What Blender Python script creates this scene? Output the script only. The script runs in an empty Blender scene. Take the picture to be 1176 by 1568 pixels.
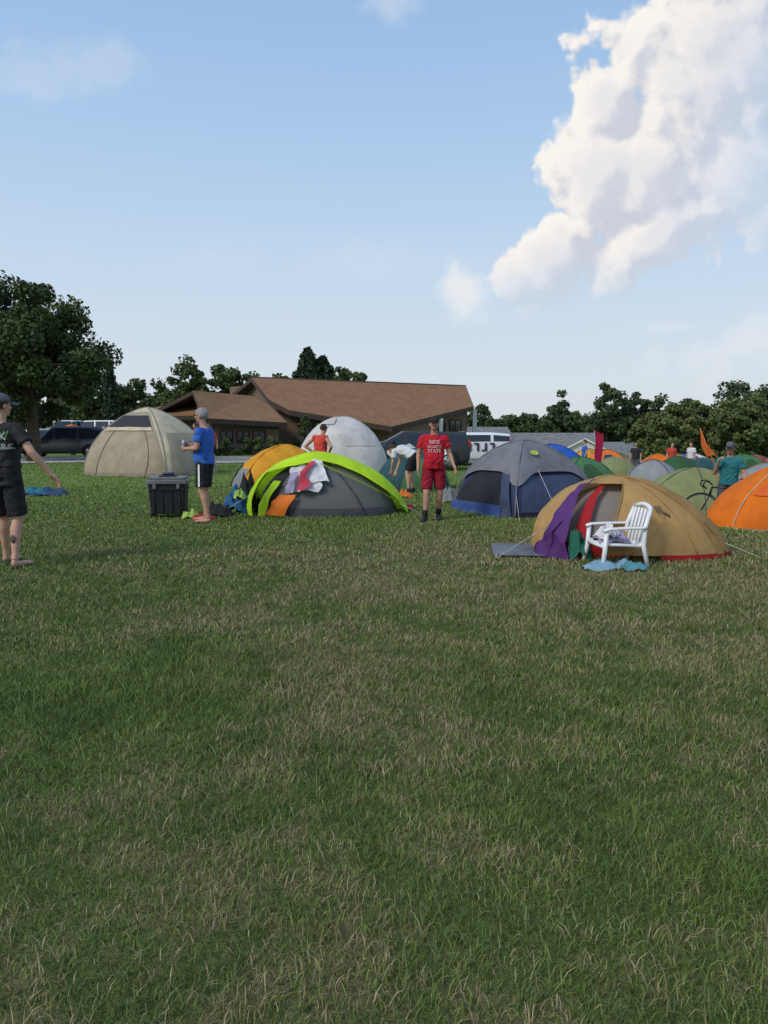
import bpy, bmesh, math, random
import numpy as np
from mathutils import Vector, Matrix, noise
from mathutils.bvhtree import BVHTree
random.seed(7); rng=np.random.default_rng(7)
V=Vector
scene=bpy.context.scene
COL=scene.collection
rad=math.radians

# ------------------------------------------------------------------ helpers
def sstep(x,a,b):
    t=np.clip((np.asarray(x,dtype=float)-a)/(b-a),0,1); return t*t*(3-2*t)
def terr(x,y):
    r=-0.5*sstep(x,3.8,6.8)*sstep(y,11.0,15.5)-3.2*sstep(y,25,85)*sstep(x,4,16)
    r=r+0.03*np.sin(np.asarray(x)*0.7+1.3)*np.sin(np.asarray(y)*0.5)
    return r
def tz(x,y): return float(terr(x,y))

def empty(name,loc=(0,0,0),rot=0,scale=1):
    e=bpy.data.objects.new(name,None); COL.objects.link(e)
    e.location=loc; e.rotation_euler=(0,0,rot); e.scale=(scale,)*3
    e.empty_display_size=0.2
    return e
def mk(name,verts,faces,mats,idx=None,parent=None,smooth=True,loc=None):
    me=bpy.data.meshes.new(name); me.from_pydata([tuple(v) for v in verts],[],faces); 
    if not isinstance(mats,(list,tuple)): mats=[mats]
    for m in mats: me.materials.append(m)
    if idx is not None: me.polygons.foreach_set('material_index',np.array(idx,dtype=np.int32))
    me.polygons.foreach_set('use_smooth',np.full(len(me.polygons),smooth,dtype=bool))
    me.update()
    o=bpy.data.objects.new(name,me); COL.objects.link(o)
    if parent: o.parent=parent
    if loc is not None: o.location=loc
    return o
def mesh_np(name,verts,nper,faces_idx,mats,parent=None,attrs=None):
    me=bpy.data.meshes.new(name)
    me.vertices.add(len(verts)); me.vertices.foreach_set('co',np.ascontiguousarray(verts,dtype=np.float32).ravel())
    me.loops.add(len(faces_idx)); me.loops.foreach_set('vertex_index',faces_idx.astype(np.int32))
    me.polygons.add(len(nper)); st=np.concatenate([[0],np.cumsum(nper)[:-1]]).astype(np.int32)
    me.polygons.foreach_set('loop_start',st)
    try: me.polygons.foreach_set('loop_total',nper.astype(np.int32))
    except Exception: pass
    me.update(calc_edges=True)
    if attrs:
        for k,a in attrs.items():
            at=me.attributes.new(k,'FLOAT','POINT'); at.data.foreach_set('value',a.astype(np.float32))
    for m in mats: me.materials.append(m)
    o=bpy.data.objects.new(name,me); COL.objects.link(o)
    if parent: o.parent=parent
    return o

class G:
    def __init__(s): s.v=[]; s.f=[]; s.i=[]
    def add(s,vs,fs,m=0):
        b=len(s.v); s.v+= [tuple(x) for x in vs]; s.f+=[tuple(k+b for k in f) for f in fs]; s.i+=[m]*len(fs)
    def rings(s,rings,m=0,cap=True):
        n=len(rings[0]); vs=[p for r in rings for p in r]; fs=[]
        for i in range(len(rings)-1):
            for j in range(n):
                k=(j+1)%n; fs.append((i*n+j,i*n+k,(i+1)*n+k,(i+1)*n+j))
        if cap:
            fs.append(tuple(range(n))[::-1]); fs.append(tuple((len(rings)-1)*n+j for j in range(n)))
        s.add(vs,fs,m)
    def tube(s,pts,rs,n=10,m=0,cap=True):
        pts=[V(p) for p in pts]
        if not isinstance(rs,(list,tuple)): rs=[rs]*len(pts)
        R=[]; ref=None
        for i,p in enumerate(pts):
            t=(pts[min(i+1,len(pts)-1)]-pts[max(i-1,0)]).normalized()
            if ref is None:
                ref=V((1,0,0)) if abs(t.x)<.8 else V((0,1,0))
            a=(ref-t*ref.dot(t)).normalized(); b=t.cross(a); ref=a
            R.append([p+(a*math.cos(2*math.pi*k/n)+b*math.sin(2*math.pi*k/n))*rs[i] for k in range(n)])
        s.rings(R,m,cap)
    def caps(s,p0,p1,r0,r1,n=12,m=0):
        p0=V(p0);p1=V(p1); d=(p1-p0).normalized()
        pts=[];rs=[]
        for a in (80,50,25): pts.append(p0-d*r0*math.sin(rad(a))); rs.append(r0*math.cos(rad(a)))
        pts+=[p0,p1]; rs+=[r0,r1]
        for a in (25,50,80): pts.append(p1+d*r1*math.sin(rad(a))); rs.append(r1*math.cos(rad(a)))
        s.tube(pts,rs,n,m)
    def ell(s,c,r,M=None,n=16,h=10,m=0):
        c=V(c); R=[]
        for i in range(h+1):
            th=math.pi*(0.02+0.96*i/h); 
            ring=[]
            for j in range(n):
                ph=2*math.pi*j/n
                q=V((r[0]*math.sin(th)*math.cos(ph),r[1]*math.sin(th)*math.sin(ph),-r[2]*math.cos(th)))
                if M is not None: q=M@q
                ring.append(c+q)
            R.append(ring)
        s.rings(R,m)
    def box(s,c,sz,M=None,m=0,bev=0.0):
        c=V(c); hx,hy,hz=[k/2 for k in sz]
        if bev>0:
            R=[]
            b=min(bev,hx*.99,hy*.99,hz*.99)
            for z,ins in ((-hz,b),(-hz+b,0),(hz-b,0),(hz,b)):
                x0=hx-ins; y0=hy-ins
                R.append([(x0-b,-y0),(x0,-y0+b),(x0,y0-b),(x0-b,y0),(-x0+b,y0),(-x0,y0-b),(-x0,-y0+b),(-x0+b,-y0)])
                R[-1]=[V((x,y,z)) for x,y in R[-1]]
            R=[[c+((M@p) if M is not None else p) for p in r] for r in R]
            s.rings(R,m); return
        vs=[V((x,y,z)) for z in(-hz,hz) for x,y in((-hx,-hy),(hx,-hy),(hx,hy),(-hx,hy))]
        vs=[c+((M@p) if M is not None else p) for p in vs]
        s.add(vs,[(3,2,1,0),(4,5,6,7),(0,1,5,4),(1,2,6,5),(2,3,7,6),(3,0,4,7)],m)
    def obj(s,name,mats,parent=None,smooth=True,loc=None):
        return mk(name,s.v,s.f,mats,s.i,parent,smooth,loc)

def remesh(o,vox=.01,it=4,disp=0,dscale=.12):
    m=o.modifiers.new('r','REMESH'); m.mode='VOXEL'; m.voxel_size=vox; m.use_smooth_shade=True
    m=o.modifiers.new('s','SMOOTH'); m.factor=.6; m.iterations=it
    dg=bpy.context.evaluated_depsgraph_get()
    me=bpy.data.meshes.new_from_object(o.evaluated_get(dg))
    o.modifiers.clear(); old=o.data; mats=[x for x in old.materials]; o.data=me
    me.materials.clear()
    for x in mats: me.materials.append(x)
    n=len(me.vertices)
    if disp:
        co=np.empty(n*3,dtype=np.float32); me.vertices.foreach_get('co',co); co=co.reshape(-1,3)
        nn=np.array([v.normal[:] for v in me.vertices],dtype=np.float32)
        c=co/dscale*6.0
        x,y,z=c[:,0],c[:,1],c[:,2]
        k=np.sin(x*.9+1.7*np.sin(z*.45+y*.4))*np.sin(z*.55+1.4*np.sin(x*.5+1))+.6*np.sin(z*1.5+x*1.1+1.5*np.sin(y*.9))*np.sin(y*.8+x*.3)
        co+=nn*(disp*.55*k)[:,None]; me.vertices.foreach_set('co',co.ravel())
    me.polygons.foreach_set('use_smooth',np.ones(len(me.polygons),dtype=bool)); me.polygons.foreach_set('material_index',np.zeros(len(me.polygons),dtype=np.int32))
    me.update()
    return o

# ------------------------------------------------------------------ materials
def N(nt,t,**k):
    n=nt.nodes.new(t)
    for a,b in k.items(): setattr(n,a,b)
    return n
def setin(nt,sock,val):
    if isinstance(val,bpy.types.NodeSocket): nt.links.new(val,sock)
    else: sock.default_value=val
def MA(nt,op,a,b=None,c=None,clamp=False):
    n=N(nt,'ShaderNodeMath',operation=op); n.use_clamp=clamp
    setin(nt,n.inputs[0],a)
    if b is not None: setin(nt,n.inputs[1],b)
    if c is not None: setin(nt,n.inputs[2],c)
    return n.outputs[0]
def MIX(nt,f,a,b):
    n=N(nt,'ShaderNodeMix',data_type='RGBA')
    setin(nt,n.inputs[0],f)
    for s,v in ((n.inputs[6],a),(n.inputs[7],b)):
        if isinstance(v,tuple): v=(v[0],v[1],v[2],1)
        setin(nt,s,v)
    return n.outputs[2]
def MR(nt,v,a,b,c=0.,d=1.,smooth=True):
    n=N(nt,'ShaderNodeMapRange'); n.interpolation_type='SMOOTHSTEP' if smooth else 'LINEAR'
    setin(nt,n.inputs[0],v); n.inputs[1].default_value=a;n.inputs[2].default_value=b;n.inputs[3].default_value=c;n.inputs[4].default_value=d
    return n.outputs[0]
def NOISE(nt,vec,scale,detail=3,rough=.5,dist=0,dim='3D'):
    n=N(nt,'ShaderNodeTexNoise',noise_dimensions=dim); n.inputs['Scale'].default_value=scale;n.inputs['Detail'].default_value=detail
    n.inputs['Roughness'].default_value=rough;n.inputs['Distortion'].default_value=dist
    if vec is not None: nt.links.new(vec,n.inputs['Vector'])
    return n.outputs[0]
def base(name):
    m=bpy.data.materials.new(name); m.use_nodes=True; nt=m.node_tree; nt.nodes.clear()
    out=N(nt,'ShaderNodeOutputMaterial'); p=N(nt,'ShaderNodeBsdfPrincipled'); nt.links.new(p.outputs[0],out.inputs[0])
    return m,nt,p,out
_mc={}
def mat(name,col,rough=.7,var=.18,scale=6,bump=0.,bscale=30,metal=0,trans=0,spec=.3):
    if name in _mc: return _mc[name]
    m,nt,p,out=base(name); tc=N(nt,'ShaderNodeTexCoord').outputs['Object']
    if var>0:
        f=MR(nt,NOISE(nt,tc,scale,3,.6),.3,.7)
        c=MIX(nt,f,tuple(k*(1-var) for k in col),tuple(min(1,k*(1+var)) for k in col))
        nt.links.new(c,p.inputs['Base Color'])
    else: p.inputs['Base Color'].default_value=(*col,1); c=None
    p.inputs['Roughness'].default_value=rough; p.inputs['Metallic'].default_value=metal
    p.inputs['Specular IOR Level'].default_value=spec
    if bump:
        b=N(nt,'ShaderNodeBump'); b.inputs['Strength'].default_value=bump; b.inputs['Distance'].default_value=.03
        nt.links.new(NOISE(nt,tc,bscale,3,.5,.6),b.inputs['Height']); nt.links.new(b.outputs[0],p.inputs['Normal'])
    if trans:
        t=N(nt,'ShaderNodeBsdfTranslucent'); nt.links.new(c,t.inputs[0]); mx=N(nt,'ShaderNodeMixShader'); mx.inputs[0].default_value=trans
        nt.links.new(p.outputs[0],mx.inputs[1]); nt.links.new(t.outputs[0],mx.inputs[2]); nt.links.new(mx.outputs[0],out.inputs[0])
    _mc[name]=m; return m
def nylon(name,col,trans=.3,bump=.5,var=.12): return mat(name,col,rough=.68,var=var,scale=2.5,bump=bump*1.2,bscale=5,trans=trans*.8,spec=.18)
def meshfab(name,col,alpha=.7):
    if name in _mc: return _mc[name]
    m,nt,p,out=base(name); p.inputs['Base Color'].default_value=(*col,1); p.inputs['Roughness'].default_value=.9
    t=N(nt,'ShaderNodeBsdfTransparent'); mx=N(nt,'ShaderNodeMixShader'); mx.inputs[0].default_value=alpha
    nt.links.new(t.outputs[0],mx.inputs[1]); nt.links.new(p.outputs[0],mx.inputs[2]); nt.links.new(mx.outputs[0],out.inputs[0])
    _mc[name]=m; return m

def grass_nodes(nt):
    pos=N(nt,'ShaderNodeNewGeometry').outputs['Position']
    sp=N(nt,'ShaderNodeSeparateXYZ'); nt.links.new(pos,sp.inputs[0])
    n1=NOISE(nt,pos,.6,2,.6,.4,'2D'); n2=NOISE(nt,pos,2.2,4,.7,.3,'2D'); n4=NOISE(nt,pos,7,3,.7,.0,'2D')
    d=MA(nt,'ADD',MA(nt,'MULTIPLY',n1,.34),MA(nt,'ADD',MA(nt,'MULTIPLY',n2,.42),MA(nt,'MULTIPLY',n4,.24)))
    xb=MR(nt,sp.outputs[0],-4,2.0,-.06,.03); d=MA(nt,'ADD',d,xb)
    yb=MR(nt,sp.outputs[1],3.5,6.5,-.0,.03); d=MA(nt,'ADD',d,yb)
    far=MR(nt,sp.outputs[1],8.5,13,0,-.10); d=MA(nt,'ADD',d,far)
    dry=MR(nt,d,.43,.60)
    return pos,sp,dry,n2,n1
def grass_mat(name,blade):
    m,nt,p,out=base(name)
    pos,sp,dry,n2,n1=grass_nodes(nt)
    p.inputs['Roughness'].default_value=.6 if blade else .95; p.inputs['Specular IOR Level'].default_value=.2 if blade else .05
    if blade:
        at=N(nt,'ShaderNodeAttribute',attribute_name='tone').outputs['Fac']
        at2=N(nt,'ShaderNodeAttribute',attribute_name='tone2').outputs['Fac']
        bright=MR(nt,n2,.38,.62)
        fg=MR(nt,sp.outputs[1],6,14)
        g=MIX(nt,at2,MIX(nt,bright,(.055,.095,.020),(.085,.135,.026)),MIX(nt,bright,(.135,.195,.045),(.205,.275,.062)))
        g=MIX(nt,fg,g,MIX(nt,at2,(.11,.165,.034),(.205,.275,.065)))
        st=MIX(nt,at2,(.21,.155,.075),(.42,.34,.195))
        thr=MA(nt,'ADD',MA(nt,'MULTIPLY',dry,.52),.09)
        isdry=MR(nt,MA(nt,'SUBTRACT',thr,at),-.06,.06)
        c=MIX(nt,isdry,g,st)
        nt.links.new(c,p.inputs['Base Color'])
    else:
        fine=NOISE(nt,pos,45,2,.7,0,'2D')
        g=MIX(nt,fine,(.042,.068,.016),(.105,.145,.038)); s=MIX(nt,fine,(.085,.065,.03),(.24,.19,.10))
        c=MIX(nt,MA(nt,'ADD',MA(nt,'MULTIPLY',dry,.65),.08),g,s)
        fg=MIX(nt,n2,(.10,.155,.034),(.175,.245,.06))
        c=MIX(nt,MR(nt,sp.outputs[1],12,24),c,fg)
        nt.links.new(c,p.inputs['Base Color'])
        b=N(nt,'ShaderNodeBump'); b.inputs['Strength'].default_value=.6; b.inputs['Distance'].default_value=.03
        nt.links.new(fine,b.inputs['Height']); nt.links.new(b.outputs[0],p.inputs['Normal'])
    return m
def leaf_mat(name,c0,c1):
    m,nt,p,out=base(name)
    a=N(nt,'ShaderNodeAttribute',attribute_name='tone').outputs['Fac']
    c=MIX(nt,a,c0,c1); nt.links.new(c,p.inputs['Base Color']); p.inputs['Roughness'].default_value=.65; p.inputs['Specular IOR Level'].default_value=.2
    return m

# ------------------------------------------------------------------ camera, light, world
cam=bpy.data.cameras.new('camera'); co=bpy.data.objects.new('camera',cam); COL.objects.link(co)
cam.sensor_fit='VERTICAL'; cam.sensor_height=34.6; cam.sensor_width=25.95; cam.lens=25; cam.clip_end=3000; cam.clip_start=.05
co.location=(0,0,1.55); co.rotation_euler=(rad(90-6.4),0,0); scene.camera=co
SUN_EL,SUN_ROT=rad(40),rad(-130)
sd=V((math.sin(SUN_ROT)*math.cos(SUN_EL),math.cos(SUN_ROT)*math.cos(SUN_EL),math.sin(SUN_EL)))
sl=bpy.data.lights.new('sun','SUN'); sl.energy=2.2; sl.angle=rad(18); sl.color=(1,.94,.86)
so=bpy.data.objects.new('sun',sl); COL.objects.link(so); so.rotation_euler=(-sd).to_track_quat('-Z','Y').to_euler(); so.location=(-20,-10,20)

w=bpy.data.worlds.new('World'); scene.world=w; w.use_nodes=True; nt=w.node_tree; nt.nodes.clear()
wo=N(nt,'ShaderNodeOutputWorld'); bg=N(nt,'ShaderNodeBackground'); nt.links.new(bg.outputs[0],wo.inputs[0])
sky=N(nt,'ShaderNodeTexSky'); sky.sky_type='NISHITA'; sky.sun_disc=False; sky.sun_elevation=SUN_EL; sky.sun_rotation=SUN_ROT
sky.air_density=1.0; sky.dust_density=3.0; sky.ozone_density=1.0
tc=N(nt,'ShaderNodeTexCoord').outputs['Generated']
sp=N(nt,'ShaderNodeSeparateXYZ'); nt.links.new(tc,sp.inputs[0])
X,Y,Z=sp.outputs
rampn=N(nt,'ShaderNodeValToRGB'); nt.links.new(MA(nt,'MAXIMUM',Z,0.),rampn.inputs[0])
cr=rampn.color_ramp; cr.elements[0].position=0; cr.elements[0].color=(.74,.79,.82,1); cr.elements[1].position=.58; cr.elements[1].color=(.27,.46,.77,1)
for ps,c in ((.08,(.68,.77,.855,1)),(.2,(.575,.72,.885,1)),(.36,(.42,.615,.87,1))):
    e=cr.elements.new(ps); e.color=c
fgp=bpy.data.node_groups.new('CloudField','ShaderNodeTree')
fgp.interface.new_socket('P',in_out='INPUT',socket_type='NodeSocketVector')
fgp.interface.new_socket('F',in_out='OUTPUT',socket_type='NodeSocketFloat')
gi=N(fgp,'NodeGroupInput'); go=N(fgp,'NodeGroupOutput')
def ellf(g,P,cu,cw,ru,rw,rot):
    mp=N(g,'ShaderNodeMapping'); mp.vector_type='TEXTURE'
    mp.inputs['Location'].default_value=(cu,cw,0); mp.inputs['Rotation'].default_value=(0,0,rad(rot)); mp.inputs['Scale'].default_value=(ru,rw,1)
    g.links.new(P,mp.inputs[0]); ln=N(g,'ShaderNodeVectorMath',operation='LENGTH'); g.links.new(mp.outputs[0],ln.inputs[0])
    return MA(g,'SUBTRACT',1.,ln.outputs['Value'])
P=gi.outputs[0]
F=None
for e in ((.455,.47,.215,.155,15),(.52,.60,.19,.17,0),(.345,.335,.17,.12,50),(.225,.225,.10,.062,38),(.35,.255,.15,.060,25),(.52,.33,.18,.11,10),(.275,.335,.085,.10,10),(.285,.41,.05,.06,0)):
    f=ellf(fgp,P,*e); F=f if F is None else MA(fgp,'SMOOTH_MAX',F,f,.12)
n1=NOISE(fgp,P,9,1,.5,.0,'2D'); n2=NOISE(fgp,P,24,5,.6,0,'2D')
vo=N(fgp,'ShaderNodeTexVoronoi',voronoi_dimensions='2D'); vo.inputs['Scale'].default_value=15; vo.inputs['Detail'].default_value=1.5; vo.inputs['Roughness'].default_value=.5; vo.inputs['Lacunarity'].default_value=2.3
nw=N(fgp,'ShaderNodeVectorMath',operation='MULTIPLY_ADD'); fgp.links.new(P,nw.inputs[2]); nz=N(fgp,'ShaderNodeTexNoise',noise_dimensions='2D'); nz.inputs['Scale'].default_value=20; nz.inputs['Detail'].default_value=2; fgp.links.new(P,nz.inputs['Vector'])
fgp.links.new(nz.outputs[1],nw.inputs[0]); nw.inputs[1].default_value=(.035,.035,0)
fgp.links.new(nw.outputs[0],vo.inputs['Vector'])
F=MA(fgp,'ADD',F,MA(fgp,'MULTIPLY',MA(fgp,'SUBTRACT',n1,.5),.4))
F=MA(fgp,'ADD',F,MA(fgp,'MULTIPLY',MA(fgp,'SUBTRACT',n2,.5),.5))
F=MA(fgp,'ADD',F,MA(fgp,'MULTIPLY',MA(fgp,'SUBTRACT',.52,vo.outputs['Distance']),.45))
fgp.links.new(F,go.inputs[0])
ys=MA(nt,'MAXIMUM',Y,.02); u=MA(nt,'DIVIDE',X,ys); wv=MA(nt,'DIVIDE',Z,ys)
cb=N(nt,'ShaderNodeCombineXYZ'); nt.links.new(u,cb.inputs[0]); nt.links.new(wv,cb.inputs[1]); PP=cb.outputs[0]
def field(P):
    g=N(nt,'ShaderNodeGroup'); g.node_tree=fgp; nt.links.new(P,g.inputs[0]); return g.outputs[0]
def off(P,dx,dy):
    a=N(nt,'ShaderNodeVectorMath',operation='ADD'); nt.links.new(P,a.inputs[0]); a.inputs[1].default_value=(dx,dy,0); return a.outputs[0]
F0=field(PP); F1=field(off(PP,-.020,.016))
relief=MA(nt,'MULTIPLY',MA(nt,'SUBTRACT',F0,F1),2.0)
lit=MR(nt,relief,-.5,.6)
thin=MR(nt,F0,.0,.18)
right=MR(nt,MA(nt,'ADD',u,MA(nt,'MULTIPLY',wv,-.35)),.22,.42)
dens=MA(nt,'MULTIPLY',thin,MA(nt,'SUBTRACT',1.,MA(nt,'MULTIPLY',right,.62)))
dens=MA(nt,'MULTIPLY',dens,MR(nt,wv,.14,.25,.25,1.))
ccol=MIX(nt,lit,(.60,.63,.71),(.96,.91,.86))
ccol=MIX(nt,MA(nt,'MULTIPLY',MR(nt,F0,.25,.9),.6),ccol,(.72,.73,.79))
front=MR(nt,Y,.05,.2)
dens=MA(nt,'MULTIPLY',dens,front)
wn=NOISE(nt,PP,12,5,.6,.0,'2D'); W=None
for e in ((-.40,.455,.14,.05,8,.20),(.01,.545,.05,.04,0,.3),(.095,.192,.05,.055,50,.8),(.47,.11,.14,.05,15,.4),(.385,.135,.05,.012,0,.25),(.0,.22,.4,.03,0,.12)):
    f=MA(nt,'ADD',ellf(nt,PP,*e[:5]),MA(nt,'MULTIPLY',MA(nt,'SUBTRACT',wn,.5),2.4))
    f=MR(nt,f,.0,1.0,0,e[5]); W=f if W is None else MA(nt,'MAXIMUM',W,f)
W=MA(nt,'MULTIPLY',W,front)
nis=N(nt,'ShaderNodeVectorMath',operation='SCALE'); nt.links.new(sky.outputs[0],nis.inputs[0]); nis.inputs['Scale'].default_value=.12
skyc=MIX(nt,.90,nis.outputs[0],rampn.outputs[0])
skyc=MIX(nt,W,skyc,(.86,.86,.87))
skyc=MIX(nt,dens,skyc,ccol)
nt.links.new(skyc,bg.inputs[0]); bg.inputs[1].default_value=1.0
try: w.cycles.sampling_method='MANUAL'; w.cycles.sample_map_resolution=512
except Exception as ex: print(ex)

scene.view_settings.view_transform='Standard'; scene.view_settings.look='None'; scene.view_settings.exposure=0

# ------------------------------------------------------------------ ground
gx=np.concatenate([-np.geomspace(500,20,14),np.arange(-18,18.1,1.0),np.geomspace(20,500,14)])
gy=np.concatenate([np.array([-60,-25,-10]),np.arange(-4,30,1.0),np.arange(30,100,4.),np.geomspace(104,900,12)])
GX,GY=np.meshgrid(gx,gy); GZ=terr(GX,GY)
vs=np.stack([GX,GY,GZ],-1).reshape(-1,3); nx=len(gx); ny=len(gy)
fs=[(j*nx+i,j*nx+i+1,(j+1)*nx+i+1,(j+1)*nx+i) for j in range(ny-1) for i in range(nx-1)]
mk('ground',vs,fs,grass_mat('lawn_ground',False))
def blades():
    vv=[];r1=[];r2=[]
    for y0,y1,den,wd,ln in ((1.2,3.0,9000,.0028,.046),(3.0,5.0,5600,.0038,.048),(5.,8.,2700,.0058,.050),(8.,13.,1050,.010,.053),(13,20,300,.018,.056),(20,34,60,.03,.06)):
        n=int(den*(y1-y0)*2*(.55*y1+.8)); y=rng.uniform(y0,y1,n); x=rng.uniform(-1,1,n)*(.55*y1+.8)
        k=np.abs(x)<.55*y+.8; x=x[k];y=y[k]; n=len(x)
        cl=.5+.5*np.sin(x*3.1+np.sin(y*2.3)*2)*np.sin(y*2.7+np.sin(x*1.9)*2)
        cl2=.5+.5*np.sin(x*11+np.sin(y*9)*2)*np.sin(y*12+np.sin(x*8)*2)
        h=ln*(.45+.55*rng.random(n))*(.65+.45*cl+.4*cl2)
        tall=np.exp(-((x+1.15)**2+(y-4.9)**2)/.10)+np.exp(-((x+1.75)**2+(y-4.0)**2)/.12)+.8*np.exp(-((x+1.4)**2+(y-4.4)**2)/.6)+.6*np.exp(-((x-1.15)**2+(y-2.35)**2)/.02)
        h=h*(1+1.3*np.clip(tall,0,1)*rng.random(n))
        az=rng.uniform(0,2*np.pi,n); lean=rng.uniform(.1,1.35,n)*h; 
        fx=rng.uniform(0,2*np.pi,n); wx=np.cos(fx)*wd*.5*(.6+.8*rng.random(n)); wy=np.sin(fx)*wd*.5
        z=terr(x,y)-.004
        dx=np.cos(az)*lean; dy=np.sin(az)*lean
        P=np.zeros((n,5,3))
        P[:,0]=np.stack([x-wx,y-wy,z],-1);P[:,1]=np.stack([x+wx,y+wy,z],-1)
        mx=x+dx*.35;my=y+dy*.35;mz=z+h*.62
        P[:,2]=np.stack([mx-wx*.8,my-wy*.8,mz],-1);P[:,3]=np.stack([mx+wx*.8,my+wy*.8,mz],-1)
        P[:,4]=np.stack([x+dx,y+dy,z+h*rng.uniform(.75,1.0,n)],-1)
        vv.append(P.reshape(-1,3)); a=rng.random(n)+.45*np.clip(tall,0,1); b=rng.random(n)
        r1.append(np.repeat(a,5)); r2.append(np.repeat(b,5))
    v=np.concatenate(vv); n=len(v)//5; b=(np.arange(n)*5)[:,None]
    idx=np.concatenate([b+0,b+1,b+3,b+2,b+2,b+3,b+4],1).ravel()
    nper=np.tile([4,3],n)
    mesh_np('grass',v,nper,idx,[grass_mat('grass_blade',True)],attrs={'tone':np.concatenate(r1),'tone2':np.concatenate(r2)})
blades()

asph=mat('asphalt_grey',(.20,.19,.175),.9,.2,3)
def strip(name,x0,x1,y0,y1,m,dz=.02):
    xs=np.linspace(x0,x1,40); 
    vs=[(x,y,tz(x,y)+dz) for y in (y0,(y0+y1)/2,y1) for x in xs]; n=len(xs)
    fs=[(j*n+i,j*n+i+1,(j+1)*n+i+1,(j+1)*n+i) for j in range(2) for i in range(n-1)]
    return mk(name,vs,fs,m)
strip('road',-60,60,33.5,38.5,asph,.06)
g=G()
for yy in (33.42,38.58):
    g.tube([(x,yy,tz(x,yy)+.06) for x in np.linspace(-60,60,60)],.06,n=6)
g.obj('kerb',[mat('concrete',(.38,.37,.34),.9)])

# ------------------------------------------------------------------ trees
bark=mat('bark',(.09,.065,.045),.95,.3,8,bump=.6,bscale=20)
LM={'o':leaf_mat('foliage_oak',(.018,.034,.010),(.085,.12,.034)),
    'a':leaf_mat('foliage_far_haze',(.030,.050,.024),(.095,.13,.050)),  # distant right row: aerial haze mixed into the leaf colours, lighter and bluish
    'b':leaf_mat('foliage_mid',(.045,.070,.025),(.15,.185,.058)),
    'c':leaf_mat('foliage_left_haze',(.03,.052,.022),(.11,.145,.045)),  # aerial haze of the far left row tinted in; shrubs share it
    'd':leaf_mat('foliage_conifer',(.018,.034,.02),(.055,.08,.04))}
def quads(c,size,nrm=None):
    n=len(c); a=rng.normal(size=(n,3)); 
    if nrm is not None: a=a*.8+nrm
    a/=np.linalg.norm(a,axis=1,keepdims=True)+1e-9
    b=rng.normal(size=(n,3)); b-=a*(a*b).sum(1,keepdims=True); b/=np.linalg.norm(b,axis=1,keepdims=True)+1e-9
    d=np.cross(a,b); s=size*(.5+rng.random((n,1)))
    P=np.stack([c-b*s*.5-d*s*.15,c-d*s*.4+b*s*.1,c+b*s*.6,c+d*s*.4-b*s*.05],1)
    return P.reshape(-1,3)
def crown(cx,cy,z0,z1,R,nclump,nleaf,size):
    zc=(z0+z1)/2; hz=(z1-z0)/2
    d=rng.normal(size=(nclump,3)); d/=np.linalg.norm(d,axis=1,keepdims=True)
    rr=rng.random(nclump)**.45
    prof=1-.25*np.clip(d[:,2],0,1)
    cc=np.stack([cx+d[:,0]*R*rr*prof,cy+d[:,1]*R*rr*prof,zc+d[:,2]*hz*rr],-1)
    cr_=R*rng.uniform(.14,.32,nclump)
    k=rng.integers(0,nclump,nleaf); e=rng.normal(size=(nleaf,3)); e/=np.linalg.norm(e,axis=1,keepdims=True)
    er=rng.random(nleaf)**.35
    p=cc[k]+e*(cr_[k]*er)[:,None]*np.array([1,1,.8])
    cv=rng.random(nclump)
    up=np.clip((p[:,2]-z0)/(z1-z0),0,1)
    r=np.clip(.45*cv[k]+.25*rng.random(nleaf)+.2*(e[:,2]*.5+.5)+.15*up,0,1)  # leaf tone: part random, lighter on clump tops and toward the crown top
    return quads(p,size,e*.6),np.repeat(r,4),cc
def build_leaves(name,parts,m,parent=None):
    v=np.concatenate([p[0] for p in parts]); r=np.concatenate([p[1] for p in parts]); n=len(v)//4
    return mesh_np(name,v,np.full(n,4),np.arange(n*4),[m],parent,attrs={'tone':r})
def tree(name,x,y,H,R,zb,nclump,nleaf,size,m='o',tr=.2):
    z=tz(x,y); e=empty(name,(x,y,z))
    v,r,cc=crown(0,0,zb,H,R,nclump,nleaf,size)
    build_leaves('foliage',[(v,r)],LM[m],e)
    g=G(); tp=[(0,0,-.1),(.05,.02,zb*.6),(-.05,.05,zb+(H-zb)*.3),(.05,0,zb+(H-zb)*.75)]
    g.tube(tp,[tr*1.3,tr,tr*.75,tr*.2],9)
    for c in cc[rng.integers(0,len(cc),min(22,len(cc)))]:
        t=rng.uniform(.35,.85); s=V(tp[1]).lerp(V(tp[3]),t*.7); c=V(c); mid=s.lerp(c,.5)+V((0,0,.25))
        g.tube([s,mid,c],[tr*.4,tr*.22,tr*.08],6)
    g.obj('trunk',[bark],e)
    return e
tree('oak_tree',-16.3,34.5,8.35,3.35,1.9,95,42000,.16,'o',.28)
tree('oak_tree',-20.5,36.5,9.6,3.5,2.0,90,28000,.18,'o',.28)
def line(name,L,m,size,per=5200):
    e=empty(name); parts=[]; g=G()
    for (x,y,top,R) in L:
        zb=tz(x,y); z0=zb+.2
        v,r,cc=crown(x,y,z0,top,R,int(45+R*9),per,size); parts.append((v,r))
        g.tube([(x,y,zb-.2),(x,y,(z0+top)/2)],[.3,.15],7)
        for c in cc[:7]: g.tube([(x,y,(z0+top)/2-1),tuple(c)],[.1,.03],5)
    build_leaves('foliage',parts,LM[m],e); g.obj('trunks',[bark],e)
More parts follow.
